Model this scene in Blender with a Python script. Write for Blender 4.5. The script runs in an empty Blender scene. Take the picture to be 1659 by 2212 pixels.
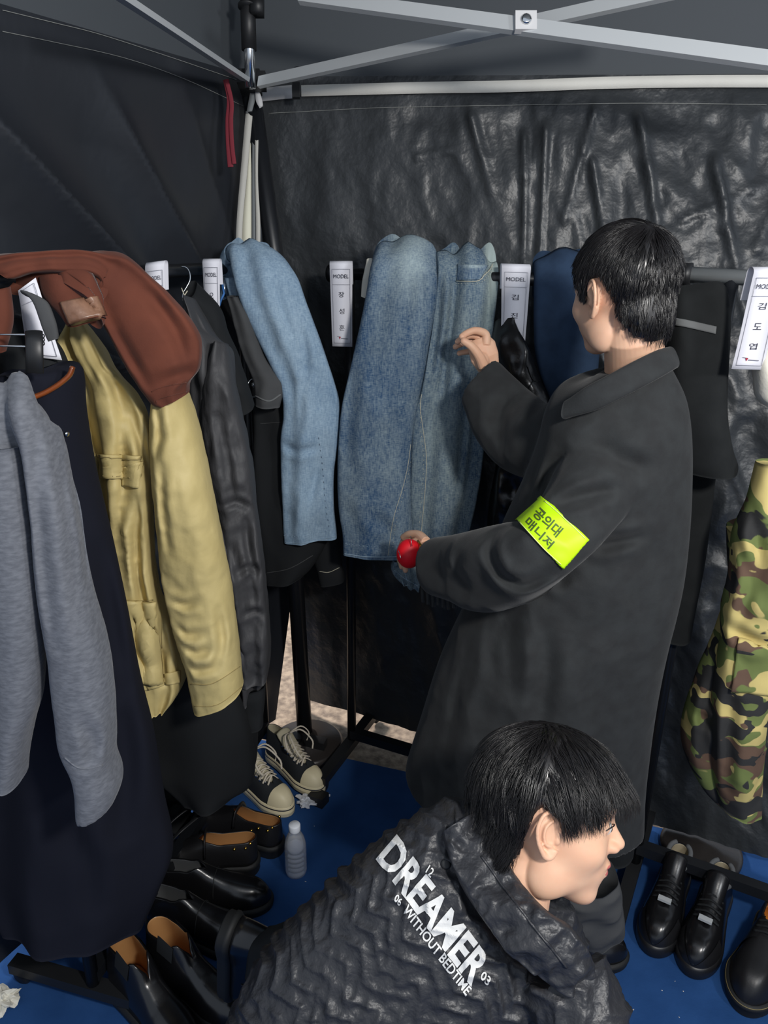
import bpy, bmesh, math, random
import numpy as np
from mathutils import Vector, Matrix, noise
from mathutils.bvhtree import BVHTree
PI = math.pi
SC = bpy.context.scene
COL = SC.collection
# ---------------------------------------------------------------- camera
H = 1.72
F = 1661.0
PITCH, ROLL = math.radians(21.0), math.radians(0.7)
FW = np.array([0, math.cos(PITCH), -math.sin(PITCH)])
RT0 = np.array([1.0, 0, 0]); UP0 = np.cross(RT0, FW)
RT = RT0*math.cos(ROLL)+UP0*math.sin(ROLL)
UP = -RT0*math.sin(ROLL)+UP0*math.cos(ROLL)
CAM = np.array([0, 0, H])
cd = bpy.data.cameras.new('camera'); cam = bpy.data.objects.new('camera', cd); COL.objects.link(cam)
cd.sensor_fit = 'VERTICAL'; cd.sensor_height = 36.0; cd.sensor_width = 27.0; cd.lens = F/2212*36.0
cd.clip_start = 0.02
cam.matrix_world = Matrix(((RT[0], UP[0], -FW[0], 0), (RT[1], UP[1], -FW[1], 0), (RT[2], UP[2], -FW[2], H), (0, 0, 0, 1)))
SC.camera = cam
# ---------------------------------------------------------------- light
SC.view_settings.view_transform = 'Standard'; SC.view_settings.look = 'None'
SC.view_settings.exposure = 0.0; SC.view_settings.gamma = 1.0
try: SC.view_settings.use_curve_mapping = False
except Exception: pass
W = bpy.data.worlds.new('night'); SC.world = W; W.use_nodes = True
W.node_tree.nodes['Background'].inputs[0].default_value = (0.75, 0.85, 1.0, 1)
W.node_tree.nodes['Background'].inputs[1].default_value = 0.6
def light(name, kind, loc, energy, size, color=(1, 1, 1), aim=None):
    l = bpy.data.lights.new(name, kind); l.energy = energy; l.color = color
    if kind == 'AREA': l.shape = 'DISK'; l.size = size
    elif kind == 'POINT': l.shadow_soft_size = size
    o = bpy.data.objects.new(name, l); COL.objects.link(o); o.location = loc
    if aim: o.rotation_euler = (Vector(aim)-Vector(loc)).to_track_quat('-Z', 'Y').to_euler()
    return o
light('tent_lamp', 'POINT', (0.62, -0.15, 2.12), 105, 0.09, (1.0, 0.97, 0.93))
light('fill_light', 'POINT', (1.7, -0.5, 2.2), 60, 0.12, (0.96, 0.98, 1.0))  # added fill that lifts the dark cloth; not a lamp of the tent
light('lamp_outside', 'AREA', (-0.75, 3.3, 2.0), 60, 0.5, (1.0, 0.9, 0.85), (-0.5, 2.7, 0))

def ray(x, y): return FW+RT*(x-829.5)/F+UP*(1106-y)/F
def P(x, y, Y):
    r = ray(x, y); return CAM+r*(Y/r[1])
def PD(x, y, D): return CAM+ray(x, y)*D
def G(x, y, z=0.0):
    r = ray(x, y); return CAM+r*((z-H)/r[2])
# ---------------------------------------------------------------- materials
def lin(c):
    return tuple(((v/255)/12.92 if v/255 <= 0.04045 else ((v/255+0.055)/1.055)**2.4) for v in c)
def mat(name, rgb, rough=0.85, metal=0.0, bump=None, vary=None, sheen=0.0, coat=0.0, trans=0.0, spec=0.5, emit=None, stretch=None, sss=0.0, ior=None):
    m = bpy.data.materials.new(name); m.use_nodes = True
    nt = m.node_tree; N = nt.nodes; L = nt.links; b = N['Principled BSDF']
    c = lin(rgb)+(1,)
    b.inputs['Base Color'].default_value = c; b.inputs['Roughness'].default_value = rough
    b.inputs['Metallic'].default_value = metal; b.inputs['Specular IOR Level'].default_value = spec
    b.inputs['Sheen Weight'].default_value = sheen; b.inputs['Sheen Roughness'].default_value = 0.4
    b.inputs['Coat Weight'].default_value = coat; b.inputs['Coat Roughness'].default_value = 0.12
    b.inputs['Transmission Weight'].default_value = trans
    if ior: b.inputs['IOR'].default_value = ior
    if sss: b.inputs['Subsurface Weight'].default_value = sss; b.inputs['Subsurface Radius'].default_value = (0.012, 0.004, 0.002)
    tc = N.new('ShaderNodeTexCoord'); mp = N.new('ShaderNodeMapping'); L.new(tc.outputs['Object'], mp.inputs[0])
    if stretch: mp.inputs['Scale'].default_value = stretch
    if vary:      # (rgb2, scale, detail)
        n = N.new('ShaderNodeTexNoise'); n.inputs['Scale'].default_value = vary[1]; n.inputs['Detail'].default_value = vary[2]
        L.new(mp.outputs[0], n.inputs[0])
        r = N.new('ShaderNodeValToRGB'); r.color_ramp.elements[0].position = 0.35; r.color_ramp.elements[1].position = 0.65
        r.color_ramp.elements[0].color = c; r.color_ramp.elements[1].color = lin(vary[0])+(1,)
        L.new(n.outputs[0], r.inputs[0]); L.new(r.outputs[0], b.inputs['Base Color'])
    if bump:      # list of (scale, strength)
        prev = None
        for sc_, st in (bump if isinstance(bump, list) else [bump]):
            n = N.new('ShaderNodeTexNoise'); n.inputs['Scale'].default_value = sc_; n.inputs['Detail'].default_value = 3
            L.new(mp.outputs[0], n.inputs[0])
            bp = N.new('ShaderNodeBump'); bp.inputs['Strength'].default_value = st; bp.inputs['Distance'].default_value = 0.3/sc_
            L.new(n.outputs[0], bp.inputs['Height'])
            if prev: L.new(prev.outputs[0], bp.inputs['Normal'])
            prev = bp
        L.new(prev.outputs[0], b.inputs['Normal'])
    if emit:
        b.inputs['Emission Color'].default_value = c; b.inputs['Emission Strength'].default_value = emit
    return m
def denim(name, dark, light_, fades):
    """indigo cloth, fine vertical slub, worn pale where `fades` (u, v, ru, rv, amount) say so"""
    m = bpy.data.materials.new(name); m.use_nodes = True; nt = m.node_tree; N = nt.nodes; L = nt.links; b = N['Principled BSDF']
    b.inputs['Roughness'].default_value = 0.9; b.inputs['Specular IOR Level'].default_value = 0.25
    uv = N.new('ShaderNodeUVMap'); sp = N.new('ShaderNodeSeparateXYZ'); L.new(uv.outputs[0], sp.inputs[0])
    def mth(op, a, c, cl=False):
        n = N.new('ShaderNodeMath'); n.operation = op; n.use_clamp = cl
        for i, v in enumerate((a, c)):
            if v is None: continue
            if isinstance(v, (int, float)): n.inputs[i].default_value = v
            else: L.new(v, n.inputs[i])
        return n.outputs[0]
    tot = None
    for (u, v, ru, rv, amt) in fades:
        du = mth('DIVIDE', mth('SUBTRACT', sp.outputs[0], u), ru); dv = mth('DIVIDE', mth('SUBTRACT', sp.outputs[1], v), rv)
        d2 = mth('ADD', mth('MULTIPLY', du, du), mth('MULTIPLY', dv, dv))
        g = mth('MULTIPLY', mth('DIVIDE', 1.0, mth('ADD', 1.0, mth('MULTIPLY', d2, d2))), amt)
        tot = g if tot is None else mth('ADD', tot, g)
    tc = N.new('ShaderNodeTexCoord')
    def nz(scale, vec, det=4):
        mp = N.new('ShaderNodeMapping'); mp.inputs['Scale'].default_value = vec; L.new(tc.outputs['Object'], mp.inputs[0])
        n = N.new('ShaderNodeTexNoise'); n.inputs['Scale'].default_value = scale; n.inputs['Detail'].default_value = det; L.new(mp.outputs[0], n.inputs[0]); return n.outputs[0]
    a = nz(260, (1, 1, .25)); c2 = nz(14, (1, 1, .4)); h_ = nz(350, (.3, .3, 1.6))
    s = mth('ADD', mth('MULTIPLY', mth('SUBTRACT', a, .5), .9), mth('MULTIPLY', mth('SUBTRACT', c2, .5), .9))
    s = mth('ADD', s, mth('MULTIPLY', mth('SUBTRACT', h_, .5), .9))
    s = mth('ADD', s, 0.3)
    if tot is not None: s = mth('ADD', s, tot)
    s = mth('ADD', s, 0.0, True)
    r = N.new('ShaderNodeValToRGB'); r.color_ramp.elements[0].color = lin(dark)+(1,); r.color_ramp.elements[1].color = lin(light_)+(1,)
    L.new(s, r.inputs[0]); L.new(r.outputs[0], b.inputs['Base Color'])
    bp = N.new('ShaderNodeBump'); bp.inputs['Strength'].default_value = .35; bp.inputs['Distance'].default_value = .001
    L.new(a, bp.inputs['Height']); L.new(bp.outputs[0], b.inputs['Normal'])
    return m
def camo(name):
    m = bpy.data.materials.new(name); m.use_nodes = True; nt = m.node_tree; N = nt.nodes; L = nt.links; b = N['Principled BSDF']
    b.inputs['Roughness'].default_value = 0.85; b.inputs['Specular IOR Level'].default_value = 0.3
    tc = N.new('ShaderNodeTexCoord'); col = None
    base = N.new('ShaderNodeRGB'); base.outputs[0].default_value = lin((112, 124, 72))+(1,); col = base.outputs[0]
    for i, (rgb, sc_, th, off) in enumerate([((104, 82, 68), 7.5, .535, 3.1), ((204, 186, 120), 8.0, .56, 11.7), ((52, 52, 52), 9.0, .555, 27.3)]):
        mp = N.new('ShaderNodeMapping'); mp.inputs['Location'].default_value = (off, off*1.7, off*.3); mp.inputs['Scale'].default_value = (1, 1, 1.7)
        L.new(tc.outputs['Object'], mp.inputs[0])
        n = N.new('ShaderNodeTexNoise'); n.inputs['Scale'].default_value = sc_; n.inputs['Detail'].default_value = 2.2; n.inputs['Distortion'].default_value = .6
        L.new(mp.outputs[0], n.inputs[0])
        r = N.new('ShaderNodeValToRGB'); r.color_ramp.elements[0].position = th; r.color_ramp.elements[1].position = th+.008; L.new(n.outputs[0], r.inputs[0])
        mx = N.new('ShaderNodeMix'); mx.data_type = 'RGBA'; L.new(r.outputs[0], mx.inputs['Factor']); L.new(col, mx.inputs['A']); mx.inputs['B'].default_value = lin(rgb)+(1,)
        col = mx.outputs['Result']
    L.new(col, b.inputs['Base Color'])
    return m
# ---------------------------------------------------------------- object helpers
ROOTS = []
def thing(name, label, cat, group=None):
    o = bpy.data.objects.new(name, None); o.empty_display_size = .05; COL.objects.link(o)
    o['label'] = label; o['category'] = cat
    if group: o['group'] = group
    ROOTS.append(o); return o
def tag(o, label, cat, group=None, kind=None):
    o['label'] = label; o['category'] = cat
    if group: o['group'] = group
    if kind: o['kind'] = kind
    return o
def put(name, md, m, parent=None, smooth=True, label=None, root=True):
    """md = (verts, faces[, uvs per vertex]); linked as ONE mesh object in world coordinates"""
    V, Fc = md[0], md[1]
    me = bpy.data.meshes.new(name); me.from_pydata([tuple(map(float, v)) for v in V], [], [tuple(map(int, f)) for f in Fc]); me.update()
    if len(md) > 2 and md[2] is not None:
        ul = me.uv_layers.new(name='UVMap'); UV = np.asarray(md[2], dtype=np.float32)
        idx = np.empty(len(me.loops), dtype=np.int32); me.loops.foreach_get('vertex_index', idx)
        ul.data.foreach_set('uv', UV[idx].ravel())
    ms = m if isinstance(m, (list, tuple)) else [m]
    for q in ms: me.materials.append(q)
    if smooth: me.polygons.foreach_set('use_smooth', [True]*len(me.polygons))
    o = bpy.data.objects.new(name, me); COL.objects.link(o)
    if parent: o.parent = parent
    elif root: ROOTS.append(o)
    if label: o['label'] = label
    return o
def struct(name, md, m, smooth=True):
    o = put(name, md, m, None, smooth, None, False); o['kind'] = 'structure'; return o
def settle():
    """move every thing's origin to its base centre without moving its geometry"""
    for r in ROOTS:
        if r.get('local'): continue
        objs = [r]+list(r.children_recursive); pts = []; seen = set()
        for o in objs:
            if o.type == 'MESH' and o.data.name not in seen:
                seen.add(o.data.name); a = np.empty(len(o.data.vertices)*3); o.data.vertices.foreach_get('co', a); pts.append((o.data, a.reshape(-1, 3)))
        if not pts: continue
        A = np.vstack([p for _, p in pts]); lo, hi = A.min(0), A.max(0)
        base = np.array([(lo[0]+hi[0])/2, (lo[1]+hi[1])/2, lo[2]])
        for d, a in pts:
            a2 = a-base; d.vertices.foreach_set('co', a2.ravel()); d.update()
        r.location = base
def join(*mds):
    V = []; Fc = []; n = 0; UV = []
    for md in mds:
        v = np.asarray(md[0], float).reshape(-1, 3); V.append(v); Fc += [tuple(i+n for i in f) for f in md[1]]
        UV.append(np.asarray(md[2], float) if len(md) > 2 and md[2] is not None else np.zeros((len(v), 2))); n += len(v)
    return np.vstack(V), Fc, np.vstack(UV)
def box(c, s, R=None):
    s = np.array(s)/2; v = np.array([(x, y, z) for x in (-1, 1) for y in (-1, 1) for z in (-1, 1)])*s
    if R is not None: v = v@np.asarray(R).T
    return v+np.array(c), [(0, 1, 3, 2), (4, 6, 7, 5), (0, 4, 5, 1), (2, 3, 7, 6), (0, 2, 6, 4), (1, 5, 7, 3)]
def bar(p, q, w, h, up=(0, 0, 1)):
    """box beam from p to q, w across, h along `up`"""
    p = np.array(p, float); q = np.array(q, float); d = q-p; L_ = np.linalg.norm(d); d /= L_
    s = np.cross(d, up); s /= np.linalg.norm(s); u = np.cross(s, d)
    R = np.array([d, s, u]).T
    return box((p+q)/2, (L_, w, h), R)
def frame(d):
    d = d/np.linalg.norm(d); a = np.array([0, 0, 1.]) if abs(d[2]) < .9 else np.array([1., 0, 0])
    s = np.cross(d, a); s /= np.linalg.norm(s); return s, np.cross(s, d)
def tube(pts, r, n=12, cap=True, flat=1.0, upv=None):
    pts = np.array(pts, float); k = len(pts); r = np.full(k, r) if np.isscalar(r) else np.array(r, float)
    T = np.gradient(pts, axis=0); T /= np.maximum(np.linalg.norm(T, axis=1), 1e-9)[:, None]
    s, u = frame(T[0])
    if upv is not None:
        s = np.cross(T[0], upv); s /= np.linalg.norm(s); u = np.cross(s, T[0])
    V = []
    for i in range(k):
        s = s-T[i]*(s@T[i]); s /= np.linalg.norm(s); u = np.cross(s, T[i])
        a = np.arange(n)*2*PI/n
        V.append(pts[i]+r[i]*(np.cos(a)[:, None]*s+flat*np.sin(a)[:, None]*u))
    V = np.vstack(V); Fc = [(i*n+j, i*n+(j+1) % n, (i+1)*n+(j+1) % n, (i+1)*n+j) for i in range(k-1) for j in range(n)]
    if cap: Fc += [tuple(range(n))[::-1], tuple((k-1)*n+j for j in range(n))]
    return V, Fc
def lathe(c, prof, n=32, axis=(0, 0, 1), cap=True):
    c = np.array(c, float); ax = np.array(axis, float); ax /= np.linalg.norm(ax); s, u = frame(ax); V = []
    for (r, z) in prof:
        a = np.arange(n)*2*PI/n; V.append(c+ax*z+r*(np.cos(a)[:, None]*s+np.sin(a)[:, None]*u))
    V = np.vstack(V); k = len(prof)
    Fc = [(i*n+j, i*n+(j+1) % n, (i+1)*n+(j+1) % n, (i+1)*n+j) for i in range(k-1) for j in range(n)]
    if cap: Fc += [tuple(range(n))[::-1], tuple((k-1)*n+j for j in range(n))]
    return V, Fc
def ellip(c, r, R=None, n=24, m=16):
    V = []; Fc = []
    for i in range(m+1):
        t = PI*i/m
        for j in range(n):
            a = 2*PI*j/n; V.append((math.sin(t)*math.cos(a)*r[0], math.sin(t)*math.sin(a)*r[1], math.cos(t)*r[2]))
    V = np.array(V)
    if R is not None: V = V@np.asarray(R).T
    for i in range(m):
        for j in range(n): Fc.append((i*n+j, (i+1)*n+j, (i+1)*n+(j+1) % n, i*n+(j+1) % n))
    return V+np.array(c), Fc
def crom(A, n):
    """Catmull-Rom resample of rows of A to n rows"""
    A = np.asarray(A, float); k = len(A)
    if k == 2: t = np.linspace(0, 1, n)[:, None]; return A[0]*(1-t)+A[1]*t
    E = np.vstack([2*A[0]-A[1], A, 2*A[-1]-A[-2]]); d = np.r_[0, np.cumsum(np.linalg.norm(np.diff(A, axis=0), axis=1)+1e-9)]
    out = []
    for s in np.linspace(0, d[-1], n):
        i = min(np.searchsorted(d, s, side='right')-1, k-2); t = (s-d[i])/(d[i+1]-d[i]); p0, p1, p2, p3 = E[i:i+4]
        out.append(.5*((2*p1)+(-p0+p2)*t+(2*p0-5*p1+4*p2-p3)*t*t+(-p0+3*p1-3*p2+p3)*t**3))
    return np.array(out)
def nzv(p, f, seed=0.0):
    return noise.noise(Vector((p[0]*f+seed, p[1]*f-seed*.7, p[2]*f+seed*.3)))
def loft(st, th=.05, nu=64, nv=70, folds=(), wr=(), pw=.7, depth='Y', cap=True, seed=0.):
    """Cloth tube through stations (xl,yl,xr,yr,Y[,Yr[,th]]); folds=(k,amp0,amp1,phase,drift); wr=(freq,amp,stretch)"""
    rows = []
    for s in st:
        s = list(s); Yl = s[4]; Yr = s[5] if len(s) > 5 and s[5] is not None else Yl; t = s[6] if len(s) > 6 else th
        f = P if depth == 'Y' else PD
        rows.append(np.r_[f(s[0], s[1], Yl), f(s[2], s[3], Yr), t])
    R = crom(rows, nv); Lp, Rp, T = R[:, :3], R[:, 3:6], R[:, 6]; mid = (Lp+Rp)/2; Wd = Rp-Lp; tan = np.gradient(mid, axis=0)
    V = []; UV = []
    a = np.arange(nu)*2*PI/nu; c = np.cos(a); s = np.sin(a); cx = np.sign(c)*np.abs(c)**pw; sx = np.sign(s)*np.abs(s)**pw
    for i in range(nv):
        v = i/(nv-1); N_ = np.cross(Wd[i], tan[i]); N_ /= np.linalg.norm(N_)+1e-9
        if N_@(CAM-mid[i]) < 0: N_ = -N_
        d = np.zeros(nu)
        for (k, a0, a1, ph, dr) in folds: d += (a0*(1-v)+a1*v)*np.sin(k*cx+ph+dr*v)
        p = mid[i]+Wd[i]/2*cx[:, None]+N_*(T[i]/2*sx+d)[:, None]
        if wr:
            for (fq, am, stz) in wr:
                for j in range(nu):
                    q = (p[j][0], p[j][1], p[j][2]*stz); p[j] += N_*am*(nzv(q, fq, seed)+.9*(.22-abs(nzv(q, fq*1.25, seed+5.5))))
        V.append(p); UV.append(np.c_[(cx+1)/2, np.full(nu, v)])
    V = np.vstack(V); UV = np.vstack(UV)
    Fc = [(i*nu+j, i*nu+(j+1) % nu, (i+1)*nu+(j+1) % nu, (i+1)*nu+j) for i in range(nv-1) for j in range(nu)]
    if cap:
        for i in (0, nv-1):
            V = np.vstack([V, mid[i]+(tan[i]/np.linalg.norm(tan[i])*(.006 if i == 0 else -.006))]); UV = np.vstack([UV, [[.5, i/(nv-1)]]]); q = len(V)-1
            Fc += [(i*nu+j, q, i*nu+(j+1) % nu) if i else (i*nu+(j+1) % nu, q, i*nu+j) for j in range(nu)]
    return V, Fc, UV
def bake(o, keep=False):
    dg = bpy.context.evaluated_depsgraph_get(); dg.update(); me = bpy.data.meshes.new_from_object(o.evaluated_get(dg))
    a = np.empty(len(me.vertices)*3); me.vertices.foreach_get('co', a); V = a.reshape(-1, 3); Fc = [tuple(p.vertices) for p in me.polygons]
    if not keep: bpy.data.objects.remove(o)
    return V, Fc
def fuse(mds, voxel=.006, smooth=3, decim=None):
    md = join(*mds); me = bpy.data.meshes.new('tmp'); me.from_pydata([tuple(v) for v in md[0]], [], md[1]); o = bpy.data.objects.new('tmp', me); COL.objects.link(o)
    r = o.modifiers.new('r', 'REMESH'); r.mode = 'VOXEL'; r.voxel_size = voxel
    if smooth: s = o.modifiers.new('s', 'SMOOTH'); s.iterations = smooth; s.factor = .5
    return bake(o)
def bvh(md): return BVHTree.FromPolygons([tuple(v) for v in md[0]], md[1])
def hit(t, x, y):
    r = Vector(ray(x, y)).normalized(); h = t.ray_cast(Vector(CAM), r)
    if h[0] is None: return None, None
    n = h[1]
    if n.dot(r) > 0: n = -n
    return np.array(h[0]), np.array(n)
def surf_line(t, px, r=.0012, n=40, dash=0, off=.0005, flat=.6):
    """a raised seam lying on surface t"""
    q = crom(np.array(px, float), n); out = []; cur = []
    for i, (x, y) in enumerate(q):
        p, nn = hit(t, x, y)
        if p is None or (cur and np.linalg.norm(p-cur[-1]) > .06) or (dash and (i//dash) % 2):
            if len(cur) > 1: out.append(tube(cur, r, 6, True, flat))
            cur = []; continue
        cur.append(p+nn*off)
    if len(cur) > 1: out.append(tube(cur, r, 6, True, flat))
    return join(*out) if out else (np.zeros((0, 3)), [])
def crease(md, lines, w=.012, depth=.012):
    """press fold lines into a garment: a groove with a raised lip beside it"""
    t = bvh(md); V = np.array(md[0], float); D_ = np.zeros(len(V))
    for ln in lines:
        pts = [hit(t, x, y)[0] for x, y in crom(np.array(ln, float), 36)]; k = [i for i, p in enumerate(pts) if p is not None]
        if len(k) < 3: continue
        A = np.array([pts[i] for i in k]); fade = np.sin(np.linspace(.12, PI-.12, len(A)))**.6
        d = np.linalg.norm(V[:, None, :]-A[None], axis=2); j = d.argmin(1); dm = d[np.arange(len(V)), j]
        D_ += fade[j]*(-depth*np.exp(-(dm/w)**2)+.55*depth*np.exp(-((dm-2.1*w)/w)**2))
    n = CAM-V; n /= np.linalg.norm(n, axis=1)[:, None]
    return (V+n*D_[:, None], *md[1:])
def surf_patch(t, c, nu=24, nv=24, off=.002, thick=.002):
    """cloth patch with corners c (TL,TR,BR,BL) lying on surface t, with real thickness"""
    c = np.array(c, float); V = []; ok = []; N_ = []
    for i in range(nv+1):
        for j in range(nu+1):
            u, v = j/nu, i/nv; x, y = (c[0]*(1-u)+c[1]*u)*(1-v)+(c[3]*(1-u)+c[2]*u)*v
            p, n = hit(t, x, y); ok.append(p is not None); V.append(p+n*off if p is not None else np.zeros(3)); N_.append(n if p is not None else np.zeros(3))
    A = np.array(V); B = A-np.array(N_)*thick; k = len(A); Fc = []
    for i in range(nv):
        for j in range(nu):
            q = (i*(nu+1)+j, i*(nu+1)+j+1, (i+1)*(nu+1)+j+1, (i+1)*(nu+1)+j)
            if all(ok[a] for a in q): Fc.append(q[::-1]); Fc.append(tuple(a+k for a in q))
    rim = [j for j in range(nu+1)]+[(i+1)*(nu+1)+nu for i in range(nv)]+[nv*(nu+1)+nu-1-j for j in range(nu)]+[(nv-1-i)*(nu+1) for i in range(nv-1)]
    for a, b in zip(rim, rim[1:]+rim[:1]):
        if ok[a] and ok[b]: Fc.append((a, b, b+k, a+k))
    g = np.array([(j/nu, i/nv) for i in range(nv+1) for j in range(nu+1)])
    return np.vstack([A, B]), Fc, np.vstack([g, g])
_tc = {}
def text_md(body, bold=0.0, shear=0.0, sub=0):
    """flat text as mesh, x 0..w, y 0..h (cap height 1)"""
    key = (body, bold, shear, sub)
    if key in _tc: return _tc[key]
    c = bpy.data.curves.new('t', 'FONT'); c.body = body; c.offset = bold; c.shear = shear; c.resolution_u = 3
    o = bpy.data.objects.new('t', c); COL.objects.link(o); V, Fc = bake(o)
    V = V.copy(); V -= V.min(0)
    if sub:
        bm = bmesh.new(); vs = [bm.verts.new(v) for v in V]
        for f in Fc:
            try: bm.faces.new([vs[i] for i in f])
            except Exception: pass
        bmesh.ops.triangulate(bm, faces=bm.faces[:])
        for _ in range(6):
            ed = [e for e in bm.edges if e.calc_length() > sub]
            if not ed: break
            bmesh.ops.subdivide_edges(bm, edges=ed, cuts=1); bmesh.ops.triangulate(bm, faces=bm.faces[:])
        bm.verts.index_update(); V = np.array([v.co[:] for v in bm.verts]); Fc = [tuple(v.index for v in f.verts) for f in bm.faces]; bm.free()
    _tc[key] = (V, Fc); return V, Fc
def place_text(body, o, xd, yd, bold=0.0, shear=0.0):
    """text whose box starts at o, spans vector xd across and yd up"""
    V, Fc = text_md(body, bold, shear); w, h = V[:, 0].max(), V[:, 1].max()
    return np.array(o)+V[:, :1]/w*np.array(xd)+V[:, 1:2]/h*np.array(yd), Fc
def surf_text(t, body, o, xd, yd, bold=0.0, shear=0.0, off=.0018):
    V, Fc = text_md(body, bold, shear, .06); w, h = V[:, 0].max(), V[:, 1].max()
    px = np.array(o, float)+V[:, :1]/w*np.array(xd, float)+V[:, 1:2]/h*np.array(yd, float); A = []; ok = []
    for x, y in px:
        p, n = hit(t, x, y); ok.append(p is not None); A.append(p+(n*.25+(CAM-p)/np.linalg.norm(CAM-p)*.75)*off if p is not None else np.zeros(3))
    return np.array(A), [f for f in Fc if all(ok[i] for i in f)]
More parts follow.
